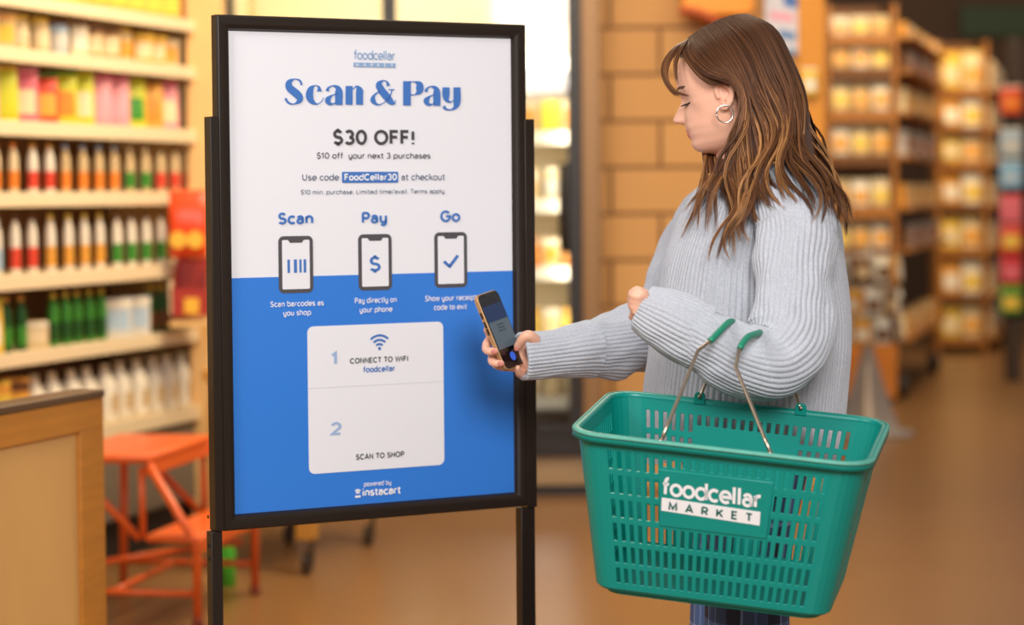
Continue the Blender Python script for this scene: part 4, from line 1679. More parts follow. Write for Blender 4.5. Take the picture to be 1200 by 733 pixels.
def make(kind, cols, dims):
    """returns prototype root at the origin, standing on z=0, front towards -Y"""
    key = (kind, tuple(cols), tuple(dims))
    if key in PROTO:
        return PROTO[key], False
    m = [pmat(c) for c in cols]
    w, d, h = dims
    if kind == 'bottle':
        r = w / 2
        nk = h * .72
        o = lobj('bottle', MB().lathe((0, 0, 0), [(r * .9, 0), (r, .004), (r, nk * .86), (r * .92, nk), (r * .5, h * .86), (r * .40, h * .89), (r * .40, h * .93)], 16), m[0], smooth=True)
        lobj('cap', MB().lathe((0, 0, 0), [(r * .46, h * .90), (r * .48, h * .905), (r * .48, h * .995), (r * .40, h)], 14), m[1], o, smooth=True)
        lobj('label_band', MB().lathe((0, 0, 0), [(r * 1.015, h * .10), (r * 1.02, h * .105), (r * 1.02, h * .44), (r * 1.015, h * .445)], 16), m[2], o, smooth=True)
    elif kind == 'jar':
        r = w / 2
        o = lobj('jar', MB().lathe((0, 0, 0), [(r * .92, 0), (r, .005), (r, h * .74), (r * .86, h * .84), (r * .86, h * .87)], 16), m[0], smooth=True)
        lobj('lid', MB().lathe((0, 0, 0), [(r * .92, h * .85), (r * .93, h * .855), (r * .93, h * .985), (r * .88, h)], 16), m[1], o, smooth=True)
        lobj('label_band', MB().lathe((0, 0, 0), [(r * 1.01, h * .16), (r * 1.02, h * .165), (r * 1.02, h * .62), (r * 1.01, h * .625)], 16), m[2], o, smooth=True)
    elif kind == 'jug':
        r = w / 2
        mb = MB()
        loft(mb, [Vector((0, 0, 0)), Vector((0, 0, .01)), Vector((0, 0, h * .55)), Vector((0, 0, h * .70)), Vector((0, 0, h * .86)), Vector((0, 0, h * .92))], [(r * .9, d * .44), (r, d * .5), (r, d * .5), (r * .8, d * .42), (r * .36, r * .36), (r * .33, r * .33)], 20, 3, ref=(1, 0, 0), n_exp=3)
        o = lobj('jug', mb, m[0], smooth=True)
        lobj('cap', MB().lathe((0, 0, 0), [(r * .40, h * .90), (r * .40, h * .99), (r * .34, h)], 14), m[1], o, smooth=True)
        lobj('handle', MB().tube([(r * .3, 0, h * .86), (r * .66, 0, h * .82), (r * .76, 0, h * .70), (r * .80, 0, h * .56)], .010, 8, smooth=4), m[0], o, smooth=True)
        lobj('label', MB().box((0, -d * .505, h * .32), w * .7, .002, h * .3), m[2], o)
    elif kind == 'pouch':
        mb = MB()
        rings = []
        for t, ww, dd in ((0, .96, .9), (.04, 1, 1), (.35, 1, .85), (.7, .98, .5), (.90, .97, .14), (.91, .97, .05), (.995, .98, .04), (1, .97, .03)):
            rings.append([Vector((math.copysign(abs(math.cos(a)) ** .5, math.cos(a)) * w / 2 * ww, math.copysign(abs(math.sin(a)) ** .7, math.sin(a)) * d / 2 * dd, h * t)) for a in [2 * PI * j / 28 for j in range(28)]])
        mb.rings(rings)
        o = lobj('pouch', mb, m[0], smooth=True)
        vs, fs = [], []
        NX, NZ = 8, 8
        for i in range(NZ + 1):
            t = .16 + .44 * i / NZ
            dd = 1 if t < .04 else (1 - .15 * (t - .04) / .31 if t < .35 else .85 - .35 * (t - .35) / .35)
            for j in range(NX + 1):
                x = (j / NX - .5) * w * .72
                q = abs(x / (w / 2)) ** 2
                vs.append(Vector((x, -(d / 2 * dd * (max(0, 1 - q * q)) ** .35) - .0015, h * t)))
        for i in range(NZ):
            for j in range(NX):
                k = i * (NX + 1) + j
                fs.append((k, k + 1, k + NX + 2, k + NX + 1))
        lobj('label', MB().add(vs, fs), m[2], o, smooth=True)
        lobj('seal', MB().box((0, 0, h * .955), w * .98, d * .07, h * .075), m[1], o)
    else:
        o = lobj('carton', MB().box((0, 0, h / 2), w, d, h), m[0], bevel=.003)
        lobj('label', MB().box((0, -d / 2 - .0006, h * .45), w * .78, .0015, h * .5), m[2], o)
        lobj('top_band', MB().box((0, -d / 2 - .0006, h * .87), w * .96, .0015, h * .16), m[1], o)
    PROTO[key] = o
    return o, True


def place(kind, cols, dims, loc, rot, label, cat, group):
    p, first = make(kind, cols, dims)
    if first:
        o = p
    else:
        o = p.copy()
        COL.objects.link(o)
        for ch in list(p.children):
            c = ch.copy()
            COL.objects.link(c)
            c.parent = o
    o.location = loc
    o.rotation_euler = (0, 0, rot)
    tag(o, label, cat, group)
    return o


CREAM, WHITE, IVORY = (228, 204, 160), (236, 224, 202), (214, 184, 134)
ORANGE, AMBER, YELLOW, LEMON = (240, 132, 40), (226, 158, 60), (232, 192, 70), (200, 196, 44)
PINK, ROSE, RED, GREEN, DGREEN, BROWN, LBLUE, GREY = (240, 150, 156), (226, 110, 122), (222, 70, 44), (60, 134, 40), (30, 78, 24), (110, 66, 26), (170, 190, 206), (206, 200, 190)

# ================================================================== LEFT: OPEN CHILLED SHELVES RUNNING AWAY
LD = Vector((.305, .952, 0)).normalized()            # along the run
LN = Vector((LD.y, -LD.x, 0))                        # out of the shelf, into the aisle
LA = Vector((-1.629, 7.6, 0))


def lp(t, depth=0.0, z=0.0):
    """t metres along the front edge, depth back into the shelf"""
    return LA + LD * t - LN * depth + Vector((0, 0, z))


LROT = math.atan2(LD.y, LD.x)
m_shelf = mat('cream_shelf_metal', (222, 196, 150), rough=.4)
m_rail = mat('price_rail', (234, 212, 172), rough=.4)
m_backp = mat('shelf_back', (120, 84, 50), rough=.6)
m_plinth = mat('grey_plinth', (120, 108, 92), rough=.5)
T0, T1, DEP = -.55, 1.56, .42
unit = empty('shelf_unit', lp((T0 + T1) / 2, DEP / 2, 0))
tag(unit, 'long cream shelf unit of bottles and pouches along the aisle behind the sign', 'shelves')


def lbox(mb, t0, t1, d0, d1, z0, z1):
    return mb.box(lp((t0 + t1) / 2, (d0 + d1) / 2, (z0 + z1) / 2), t1 - t0, d1 - d0, z1 - z0, LD, LN, SZ)


struct(lbox(MB(), -5.0, 3.2, DEP + .06, DEP + .16, 0, 3.4).build('wall_left', mat('left_wall_paint', (206, 176, 130), rough=.6)))
lbox(MB(), T0, T1, DEP, DEP + .04, 0, 2.5).build('back_panel', m_backp, unit)
lbox(MB(), T1, T1 + .04, -.02, DEP + .04, 0, 2.5).build('side_panel', m_shelf, unit, bevel=.004)
lbox(MB(), T0, T1, .06, DEP, 0, .15).build('base', mat('dark_plinth', (40, 34, 30), rough=.6), unit)
lbox(MB(), T0, T1, .02, DEP, .15, .44).build('lower_panel', m_plinth, unit, bevel=.006)
SHZ = [(1.946, .04), (1.772, .042), (1.538, .046), (1.306, .044), (1.042, .048), (.79, .044), (.50, .05)]
for z, th in SHZ:
    s = lbox(MB(), T0, T1, .012, DEP, z - .02, z).build('shelf', m_shelf, unit, bevel=.002)
    lbox(MB(), T0, T1, 0, .012, z - th, z + .004).build('price_rail', m_rail, s, bevel=.002)
lbox(MB(), T0, T1, 0, DEP + .04, 2.46, 2.52).build('canopy', m_shelf, unit, bevel=.004)


def fill(z, items, t0, t1, group, dback=.05, jit=.004):
    t = t0
    i = 0
    while t < t1:
        kind, cols, dims, lab, cat, gap = items[i % len(items)]
        t += dims[0] / 2
        if t > t1:
            break
        j = rnd.uniform(-jit, jit)
        place(kind, cols, dims, lp(t + j * .5, dback + dims[1] / 2 + j, z + .0006), LROT + rnd.uniform(-.06, .06), lab, cat, group)
        t += dims[0] / 2 + gap
        i += 1


TURN = math.radians(48)      # flat packs are turned towards the aisle entrance


def seg(z, spec, t0, group, dback=.05):
    """spec: list of (count, item)"""
    t = t0
    for cnt, (kind, cols, dims, lab, cat, gap) in spec:
        for _ in range(cnt):
            t += dims[0] / 2
            if t + dims[0] / 2 > T1 - .02:
                return
            place(kind, cols, dims, lp(t, max(dback + dims[1] / 2, .02 + dims[0] / 2 * .76 + dims[1] / 2 * .68) + rnd.uniform(-.004, .004), z + .0006), LROT - (TURN if kind in ('pouch', 'carton') else 0) + rnd.uniform(-.08, .08), lab, cat, group)
            t += dims[0] / 2 + gap


B = lambda cols, lab, h=.165, w=.035, g=.084: ('bottle', cols, (w, w, h), lab, 'bottle', g)
PO = lambda cols, lab, w=.105, h=.185, d=.06, g=.03: ('pouch', cols, (w, d, h), lab, 'pouch', g)
BX = lambda cols, lab, w=.075, h=.12, d=.055, g=.045: ('carton', cols, (w, d, h), lab, 'carton', g)
J = lambda cols, lab, w=.068, h=.115, g=.06: ('jar', cols, (w, w, h), lab, 'jar', g)
TAN = (196, 150, 92)
seg(1.946, [(5, J((CREAM, YELLOW, WHITE), 'cream jar with yellow lid on the topmost shelf left of the sign')), (4, BX((YELLOW, CREAM, IVORY), 'yellow carton on the topmost shelf left of the sign', .10, .14)), (9, BX((AMBER, CREAM, YELLOW), 'amber carton on the topmost shelf beside the wooden column', .09, .13))], T0, 'packs on the topmost shelf')
seg(1.772, [(4, J((CREAM, WHITE, IVORY), 'cream jar at the near end of the second shelf', .08)), (1, BX((CREAM, YELLOW, LEMON), 'cream carton with yellow top on the second shelf', .085, .125)), (1, BX((IVORY, AMBER, YELLOW), 'ivory carton with yellow label on the second shelf', .08, .12)), (2, J((IVORY, YELLOW, CREAM), 'ivory jar with yellow lid on the second shelf', .07, .12)), (1, J((LBLUE, BROWN, GREY), 'pale blue jar with brown lid on the second shelf', .08, .125)), (1, BX((CREAM, BROWN, WHITE), 'tall cream carton right of the pale blue jar', .06, .14)), (2, BX((TAN, BROWN, CREAM), 'tan carton with cream label on the second shelf', .07, .12)), (1, J((IVORY, YELLOW, AMBER), 'ivory jar with amber label on the second shelf', .075, .125)), (2, BX((AMBER, YELLOW, CREAM), 'amber carton on the second shelf', .075, .115)), (6, BX((IVORY, CREAM, AMBER), 'small ivory carton at the far end of the second shelf', .065, .105))], T0, 'packs on the second shelf')
seg(1.538, [(4, PO((LEMON, YELLOW, CREAM), 'lime yellow pouch at the near end of the pouch shelf')), (1, PO((PINK, WHITE, PINK), 'pink pouch beside the near lime pouches on the pouch shelf')), (1, PO((LEMON, YELLOW, LEMON), 'all lime yellow pouch on the pouch shelf')), (1, PO((ROSE, PINK, CREAM), 'rose pouch with cream label on the pouch shelf')), (1, PO((RED, GREEN, AMBER), 'red pouch with amber label on the pouch shelf', .1, .17)), (1, PO((LEMON, GREEN, ORANGE), 'lime pouch with orange label on the pouch shelf', .1, .19)), (1, PO((LEMON, LEMON, CREAM), 'tall lime pouch with cream label on the pouch shelf', .09, .195)), (2, PO((PINK, ROSE, PINK), 'all pink pouch in the middle of the pouch shelf')), (1, PO((LEMON, LEMON, GREEN), 'lime pouch with green label right of the pink pouches')), (1, PO((AMBER, BROWN, ORANGE), 'amber pouch with brown top on the pouch shelf')), (1, PO((PINK, ROSE, CREAM), 'pink pouch with cream label near the wooden column')), (2, PO((LEMON, GREEN, LEMON), 'lime pouch with green top nearest the wooden column'))], T0, 'pouches on the third shelf', .03)
seg(1.306, [(4, B((CREAM, WHITE, CREAM), 'cream bottle at the near end of the fourth shelf')), (3, B((CREAM, ORANGE, ORANGE), 'cream bottle with orange cap and orange label on the fourth shelf')), (2, B((WHITE, AMBER, RED), 'white bottle with amber cap and red label on the fourth shelf')), (4, B((IVORY, LBLUE, ORANGE), 'ivory bottle with pale blue cap and orange label on the fourth shelf')), (2, B((IVORY, CREAM, GREEN), 'ivory bottle with green label on the fourth shelf')), (3, B((IVORY, BROWN, RED), 'ivory bottle with red label on the fourth shelf'))], T0, 'bottles on the fourth shelf', .03)
seg(1.042, [(5, B((WHITE, BROWN, CREAM), 'white bottle with brown cap at the near end of the fifth shelf', .195)), (1, B((WHITE, GREY, LBLUE), 'white bottle with pale blue label on the fifth shelf', .19)), (2, B((WHITE, BROWN, RED), 'white bottle with red label on the fifth shelf', .195)), (4, B((WHITE, YELLOW, AMBER), 'white bottle with yellow cap and amber label on the fifth shelf', .195)), (4, B((WHITE, BROWN, GREEN), 'white bottle with green label on the fifth shelf', .19)), (3, B((WHITE, AMBER, ORANGE), 'white bottle with orange label at the far end of the fifth shelf', .19))], T0, 'bottles on the fifth shelf', .03)
seg(.79, [(4, PO((LEMON, YELLOW, WHITE), 'large lime pouch at the near end of the sixth shelf', .11, .19)), (1, PO((YELLOW, LEMON, WHITE), 'yellow pouch with white label beside the green bottles', .10, .18)), (2, B((DGREEN, AMBER, GREEN), 'dark green bottle with amber cap on the sixth shelf', .18, .04, .05)), (1, BX((IVORY, WHITE, CREAM), 'ivory carton among green bottles on the sixth shelf', .08, .09)), (5, B((GREEN, YELLOW, DGREEN), 'green bottle with yellow cap on the sixth shelf', .18, .04, .05)), (2, BX((GREY, WHITE, LBLUE), 'grey carton on the sixth shelf', .10, .14)), (8, B((DGREEN, YELLOW, BROWN), 'dark green bottle with brown label on the sixth shelf', .175, .04, .05))], T0, 'packs on the sixth shelf')
JUG = ('jug', (WHITE, CREAM, IVORY), (.08, .08, .20), 'white jug on the lowest shelf above the grey panel', 'jug', .045)
seg(.50, [(2, BX((LBLUE, GREY, WHITE), 'pale blue carton on the lowest shelf behind the partition', .08, .19)), (2, BX((YELLOW, AMBER, LEMON), 'yellow carton on the lowest shelf behind the partition', .09, .20)), (1, BX((AMBER, BROWN, YELLOW), 'amber carton on the lowest shelf behind the partition', .09, .20)), (20, JUG)], T0 + .2, 'packs on the lowest shelf', .02)

# ================================================================== WOODEN COUNTER AT THE LEFT EDGE
m_ply = mat('pale_plywood', (232, 180, 108), rough=.45, vary=.16, scale=3.5, stretch=(1, 1, .5), coat=.1)
m_edge = mat('amber_wood_trim', (206, 136, 50), rough=.45, vary=.2, scale=14, stretch=(.4, .4, 4))
m_top = mat('counter_top_dark', (104, 76, 48), rough=.4, vary=.15, scale=10)
CD = Vector((.305, .952, 0)).normalized()
CN = Vector((CD.y, -CD.x, 0))
CA = P(121, 460, 5.55)
CA.z = 0
CH = P(121, 456.5, 5.55).z
CL = 1.5


def cbox(mb, t0, t1, d0, d1, z0, z1):
    return mb.box(CA + CD * ((t0 + t1) / 2) - CN * ((d0 + d1) / 2) + Vector((0, 0, (z0 + z1) / 2)), t1 - t0, d1 - d0, z1 - z0, CD, CN, SZ)


CT = .075
counter = empty('wooden_partition', CA - CD * CL / 2 - CN * CT / 2)
tag(counter, 'low plywood partition with amber trim in the front left corner', 'partition')
cbox(MB(), -CL, 0, .010, CT, .02, CH - .02).build('panel', m_ply, counter)
cbox(MB(), -CL, .003, -.003, CT + .003, CH - .018, CH).build('cap_rail', m_top, counter, bevel=.003)
cbox(MB(), -CL, 0, 0, .010, CH - .090, CH - .018).build('top_rail', m_edge, counter, bevel=.002)
cbox(MB(), -.115, 0, 0, .010, 0, CH - .090).build('corner_stile', m_edge, counter, bevel=.002)
for t_ in (-.2, -1.2):
    cbox(MB(), t_ - .03, t_ + .03, CT, CT + .3, 0, .03).build('foot', m_edge, counter, bevel=.003)

# ================================================================== ORANGE STEP STOOL
m_or = mat('orange_paint', (232, 98, 28), rough=.35, vary=.06, scale=20, coat=.2)
N1, N2 = Vector((-1.10, 7.14, .515)), Vector((-.985, 7.74, .515))
lat = (N2 - N1).normalized()
fw_ = Vector((lat.y, -lat.x, 0))
stool = empty('step_stool', ((N1 + N2) / 2 - fw_ * .1) * 1)
stool.location.z = 0
WL[stool.name] = Vector(stool.location)
tag(stool, 'bright orange metal step stool standing by the shelves left of the sign', 'stool')


def q(a, b, z):
    """a along the width from near side, b forward (right), z up"""
    return Vector((N1.x, N1.y, 0)) + lat * a + fw_ * b + Vector((0, 0, z))


WID = (N2 - N1).length
mb = MB().box(q(WID / 2, -.15, .505), WID + .02, .32, .025, lat, fw_, SZ)
tp = mb.build('platform', m_or, stool, bevel=.008)
MB().box(q(WID / 2, .0, .478), WID, .012, .05, lat, fw_, SZ).build('platform_edge', m_or, tp, bevel=.004)
tr = MB().box(q(WID / 2, .075, .265), WID, .17, .022, lat, fw_, SZ).build('tread', m_or, stool, bevel=.006)
MB().box(q(WID / 2, .158, .245), WID, .012, .045, lat, fw_, SZ).build('tread_edge', m_or, tr, bevel=.004)
for a in (.012, WID - .012):
    MB().tube([q(a, 0, .49), q(a, .145, .255), q(a, .15, .24), q(a, .15, .012)], .0135, 12).build('leg', m_or, stool, smooth=True)
    MB().tube([q(a, -.29, .49), q(a, -.30, .012)], .0135, 12).build('leg', m_or, stool, smooth=True)
    MB().tube([q(a, -.26, .49), q(a, -.03, .262)], .0115, 12).build('brace', m_or, stool, smooth=True)
    MB().tube([q(a, -.30, .10), q(a, .15, .10)], .0105, 12).build('rung', m_or, stool, smooth=True)
    MB().tube([q(a, -.02, .48), q(a, -.02, .265)], .0095, 10).build('upright', m_or, stool, smooth=True)
MB().tube([q(.0, -.12, .10), q(WID, -.12, .10)], .0105, 12).build('rung', m_or, stool, smooth=True)
MB().tube([q(.0, -.28, .17), q(WID, .1, .17)], .0105, 12).build('cross_bar', m_or, stool, smooth=True)
for a in (.012, WID - .012):
    for b in (.15, -.30):
        MB().lathe(q(a, b, 0), [(.017, 0), (.018, .004), (.016, .03)], 12).build('rubber_foot', mat('red_rubber', (120, 44, 22), rough=.8), stool, smooth=True)
# green spray bottle beyond the stool
gb = lobj('spray_bottle', MB().lathe((0, 0, 0), [(.034, 0), (.036, .004), (.036, .12), (.014, .16), (.013, .175)], 16), mat('green_plastic', (70, 170, 40), rough=.35), smooth=True)
lobj('trigger_head', MB().prism([(-.016, -.012, .175), (.016, -.012, .175), (.018, -.012, .205), (-.04, -.012, .21), (-.045, -.012, .195), (-.016, -.012, .19)], (0, .024, 0)), mat('green_trigger', (40, 110, 30), rough=.4), gb, bevel=.003)
gl = P(264, 700, 7.86)
gb.location = (gl.x, gl.y, 0.0)
tag(gb, 'green spray bottle on the floor beside the orange stool', 'bottle')

# ================================================================== ROLLING WOODEN CART BEHIND THE SIGN
m_cart = mat('yellow_wood', (206, 146, 58), rough=.5, vary=.15, scale=12, stretch=(3, 3, .5))
m_cast = mat('caster_dark', (62, 48, 38), rough=.5)
cl0, cl1 = P(360, 660, 8.1), P(432, 640, 8.75)
lx = Vector((cl1.x - cl0.x, cl1.y - cl0.y, 0))
lxn = lx.normalized()
lyn = Vector((-lxn.y, lxn.x, 0))
c0 = Vector((cl0.x, cl0.y, 0))
cart = empty('rolling_cart', c0 + lx / 2 + lyn * .3)
tag(cart, 'yellow wooden cart on dark casters, its legs seen under the sign', 'cart')
LW = lx.length
for a in (0, LW):
    for b in (0, .5):
        p = c0 + lxn * a + lyn * b * .62
        w = .062
        lg = MB().box(p + Vector((0, 0, .12 + .27)), w, w, .54, lxn, lyn, SZ).build('leg', m_cart, cart, bevel=.004)
        cs_ = MB()
        cs_.lathe(p + Vector((0, 0, .040)) - lyn * .013, [(.001, 0), (.032, 0), (.039, .005), (.039, .021), (.032, .026), (.001, .026)], 20, axis=lyn)
        cs_.build('caster', m_cast, lg, smooth=False)
        MB().prism([p + lxn * x + Vector((0, 0, z)) - lyn * .02 for x, z in ((-.025, .12), (.025, .12), (.012, .035), (-.012, .035))], lyn * .004).build('caster_fork', m_cast, lg)
MB().box(c0 + lx / 2 + lyn * .155 + Vector((0, 0, .68)), LW + .1, .40, .04, lxn, lyn, SZ).build('top', m_cart, cart, bevel=.004)
MB().box(c0 + lx / 2 + lyn * .155 + Vector((0, 0, .40)), LW, .3, .03, lxn, lyn, SZ).build('shelf', m_cart, cart, bevel=.004)

# ================================================================== RED SNACK DISPLAY ON THE WOODEN COLUMN
m_red = mat('red_bag_film', (232, 72, 26), rough=.3, vary=.08, scale=30)
m_dred = mat('dark_red_card', (166, 40, 20), rough=.5)
bgp = P(221, 262, 8.70)
k = 8.70 / F_PX
mb = MB()
rings = []
for t, ww, dd in ((0, .9, .04), (.04, .94, .2), (.3, 1, 1), (.7, 1, .9), (.93, .95, .2), (.95, .96, .05), (1, .96, .04)):
    rings.append([Vector((bgp.x + math.copysign(abs(math.cos(a)) ** .5, math.cos(a)) * 23 * k * ww, bgp.y + math.copysign(abs(math.sin(a)) ** .7, math.sin(a)) * .035 * dd, bgp.z - 39 * k + 78 * k * t)) for a in [2 * PI * j / 28 for j in range(28)]])
mb.rings(rings)
bag = mb.build('snack_bag', m_red, None, smooth=True, origin=bgp)
tag(bag, 'shiny red orange snack bag hanging beside the sign above a dark red tray', 'bag')
for dx in (-11, 9):
    c = bgp + Vector((dx * k, -.034, -19 * k))
    MB().lathe(c, [(.001, .0), (10 * k, 0), (10 * k, .003), (.001, .003)], 24, axis=(0, -1, 0)).build('yellow_roundel', mat('roundel_yellow', (240, 180, 50), rough=.4), bag)
tc_ = P(224, 336, 8.72)
tray = empty('display_tray', (tc_.x, tc_.y, tc_.z - 36 * k))
tag(tray, 'dark red card display tray on a wooden ledge left of the sign', 'display tray')
mb = MB()
mb.box(tc_ + Vector((0, .06, 0)), 38 * k, .01, 68 * k)
mb.build('back_card', m_dred, tray)
MB().box(tc_ + Vector((0, -.06, -18 * k)), 38 * k, .006, 32 * k).build('front_card', m_dred, tray)
for sx in (-1, 1):
    MB().prism([tc_ + Vector((sx * 19 * k, y, z * k)) for y, z in ((.06, 34), (-.06, -2), (-.06, -34), (.06, -34))], (sx * .004, 0, 0)).build('side_card', m_dred, tray)
MB().box(tc_ + Vector((0, 0, -33 * k)), 38 * k, .12, .006).build('floor_card', m_dred, tray)
MB().box(tc_ + Vector((3 * k, -.0655, -22 * k)), 17 * k, .004, 18 * k).build('yellow_panel', mat('roundel_yellow', (240, 180, 50)), tray, bevel=.001)
MB().box(tc_ + Vector((-21.5 * k, -.02, -12 * k)), .012, .07, 40 * k).build('white_edge', pmat(CREAM), tray)
lt = P(224, 376, 8.72)
led = MB().box(lt + Vector((0, .03, -3 * k)), 44 * k, .24, 7 * k).build('ledge', m_pine, None, bevel=.003, origin=lt)
tag(led, 'small wooden ledge on the column under the red display tray', 'ledge')

# ================================================================== GLASS DOOR COOLER BEHIND THE SIGN
GY = 10.12
gx = lambda px: P(px, 300, GY).x
gz = lambda py: P(665, py, GY).z
cooler = empty('glass_door_cooler', ((gx(268) + gx(704)) / 2, GY + .35, 0))
tag(cooler, 'tall black framed glass door cooler between the wooden column and block wall', 'cooler')
m_cin = mat('cooler_inside', (226, 208, 172), rough=.5)
m_cfr = mat('cooler_black', (34, 26, 22), rough=.4)
m_cbr = mat('cooler_bronze', (142, 106, 68), rough=.4, metal=.3)
XA, XB = gx(268), gx(704)
MB().box(((XA + XB) / 2, GY + .62, 1.5), XB - XA, .04, 2.6).build('back_panel', m_cin, cooler)
for x in (XA + .02, gx(692)):
    MB().box((x, GY + .32, 1.5), .04, .6, 2.6).build('side_panel', m_cin, cooler)
MB().box(((gx(682) + XB) / 2, GY + .05, 1.7), XB - gx(682), .22, 3.0).build('corner_post', m_cbr, cooler, bevel=.006)
MB().box(((XA + XB) / 2, GY + .32, 2.82), XB - XA, .64, .06).build('top_panel', m_cin, cooler)
zb = gz(508)
MB().box(((XA + XB) / 2, GY + .32, zb - .05), XB - XA, .66, .1).build('sill', m_cfr, cooler, bevel=.006)
MB().box(((XA + XB) / 2, GY + .33, (zb - .1 + gz(570)) / 2), XB - XA, .62, (zb - .1) - gz(570)).build('kick_panel', mat('kick_panel', (160, 132, 96), rough=.35, metal=.2), cooler, bevel=.004)
MB().box(((XA + XB) / 2, GY + .34, gz(570) / 2), XB - XA, .6, gz(570)).build('base', m_cfr, cooler)
CSH = [67, 155, 236, 316, 398, 470]
m_cool_sh = mat('cooler_shelf', (252, 244, 228), rough=.35)
for py in CSH:
    z = gz(py)
    s = MB().box(((XA + gx(690)) / 2, GY + .36, z - .006), gx(690) - XA - .04, .44, .012).build('shelf', m_cool_sh, cooler)
    MB().box(((XA + gx(690)) / 2, GY + .135, z - .02), gx(690) - XA - .04, .01, .055).build('price_rail', m_cool_sh, s)


def glass_mat():
    m = bpy.data.materials.new('door_glass')
    m.use_nodes = True
    nt = m.node_tree
    out = nt.nodes['Material Output']
    nt.nodes.remove(nt.nodes['Principled BSDF'])
    tr_ = nt.nodes.new('ShaderNodeBsdfTransparent')
    tr_.inputs[0].default_value = (.93, .94, .92, 1)
    gl_ = nt.nodes.new('ShaderNodeBsdfGlossy')
    gl_.inputs['Roughness'].default_value = .05
    fr = nt.nodes.new('ShaderNodeFresnel')
    fr.inputs[0].default_value = 1.5
    mx = nt.nodes.new('ShaderNodeMixShader')
    nt.links.new(fr.outputs[0], mx.inputs[0])
    nt.links.new(tr_.outputs[0], mx.inputs[1])
    nt.links.new(gl_.outputs[0], mx.inputs[2])
    nt.links.new(mx.outputs[0], out.inputs[0])
    return m


m_gl = glass_mat()
doors = [(268, 459), (459, 683)]
for a, b in doors:
    z0, z1 = zb, 2.79
    x0, x1 = gx(a), gx(b)
    d = empty('door', ((x0 + x1) / 2, GY, z0))
    d.parent = cooler
    d.location = d.location - cooler.location
    fwid = 17 * GY / F_PX / 2
    mb = MB()
    prof_ = [(0, -.02), (0, .02), (fwid, .02), (fwid, -.02), (0, -.02)]
    mb.rings([[Vector((x0 + i, GY + yy, z0 + i)), Vector((x1 - i, GY + yy, z0 + i)), Vector((x1 - i, GY + yy, z1 - i)), Vector((x0 + i, GY + yy, z1 - i))] for i, yy in prof_], False, False)
    if b == 683:
        f = fwid
        MB().box((x1 - f, GY - .002, (z0 + z1) / 2), f * 2, .05, z1 - z0).build('stile', m_cfr, d)
    mb.build('frame', m_cfr, d)
    MB().box(((x0 + x1) / 2, GY, (z0 + z1) / 2), x1 - x0 - fwid * 1.6, .006, z1 - z0 - fwid * 1.6).build('glass', m_gl, d)
    hx = gx(662) if b == 683 else gx(447)
    mb = MB()
    h0, h1 = gz(292), gz(196)
    mb.tube([(hx, GY - .02, h0), (hx - .004, GY - .06, h0 + .03), (hx - .006, GY - .075, (h0 + h1) / 2), (hx - .004, GY - .06, h1 - .03), (hx, GY - .02, h1)], .022, 12, smooth=6)
    mb.build('handle', m_cfr, d, smooth=True)
# lit strip inside the cooler
l = bpy.data.lights.new('cooler_lamp', 'AREA')
l.energy = 15
l.color = (1.0, .9, .72)
l.shape = 'RECTANGLE'
l.size, l.size_y = XB - XA - .2, .08
lo = bpy.data.objects.new('cooler_lamp', l)
COL.objects.link(lo)
lo.location = ((XA + XB) / 2, GY + .07, 2.74)
lo.rotation_euler = (math.radians(-18), 0, 0)
for sx in (gx(668), gx(470)):
    l = bpy.data.lights.new('cooler_strip', 'AREA')
    l.energy = 5.5
    l.color = (1.0, .9, .72)
    l.shape = 'RECTANGLE'
    l.size, l.size_y = .04, 2.1
    lo = bpy.data.objects.new('cooler_strip', l)
    COL.objects.link(lo)
    lo.location = (sx, GY + .07, 1.7)
    lo.rotation_euler = (PI / 2, 0, math.radians(20 if sx > 0 else 0))
# what stands in the cooler, seen right of the sign
CY_ = GY + .22
for si, (py, its) in enumerate(zip(CSH, (
        [('carton', (CREAM, AMBER, IVORY), 'cream carton on the top shelf of the cooler'), ('carton', (WHITE, CREAM, IVORY), 'white carton on the top shelf of the cooler')],
        [('carton', (IVORY, CREAM, AMBER), 'ivory carton beside yellow pack in the cooler'), ('carton', (LEMON, YELLOW, LEMON), 'bright yellow pack on the second cooler shelf')],
        [('jar', (WHITE, CREAM, IVORY), 'white tub on the third cooler shelf'), ('jar', (CREAM, WHITE, GREY), 'cream tub on the third cooler shelf')],
        [('carton', (ORANGE, CREAM, AMBER), 'orange carton on the fourth cooler shelf'), ('carton', (CREAM, WHITE, AMBER), 'cream carton on the fourth cooler shelf')],
        [('carton', (YELLOW, AMBER, YELLOW), 'yellow carton on the fifth cooler shelf level with the phone'), ('carton', (CREAM, GREY, IVORY), 'cream carton on the fifth cooler shelf')],
        [('jar', (WHITE, GREY, CREAM), 'white tub on the lowest cooler shelf'), ('jar', (IVORY, WHITE, CREAM), 'ivory tub on the lowest cooler shelf')]))):
    z = gz(py)
    for n_, (px, w) in enumerate(((621, 24), (646, 22), (670, 20))):
        kd, cols, lab = its[n_ % 2]
        if n_ == 0 and si == 1:
            kd, cols, lab = its[0]
        h = {0: 44, 1: 40, 2: 40, 3: 36, 4: 34, 5: 30}[si] * mpp(GY)
        place(kd, cols, (w * mpp(GY) * (.92), .09, h), (gx(px), CY_ + rnd.uniform(-.005, .005), z + .0006), 0, lab, 'carton' if kd == 'carton' else 'tub', 'packs in the glass door cooler')

# ================================================================== RIGHT: SHELF ENDS AND AISLE FACES
m_gw = mat('warm_shelf_wood', (170, 106, 36), rough=.5, vary=.15, scale=6)
m_gd = mat('dark_shelf_wood', (112, 66, 22), rough=.6, vary=.15, scale=6)


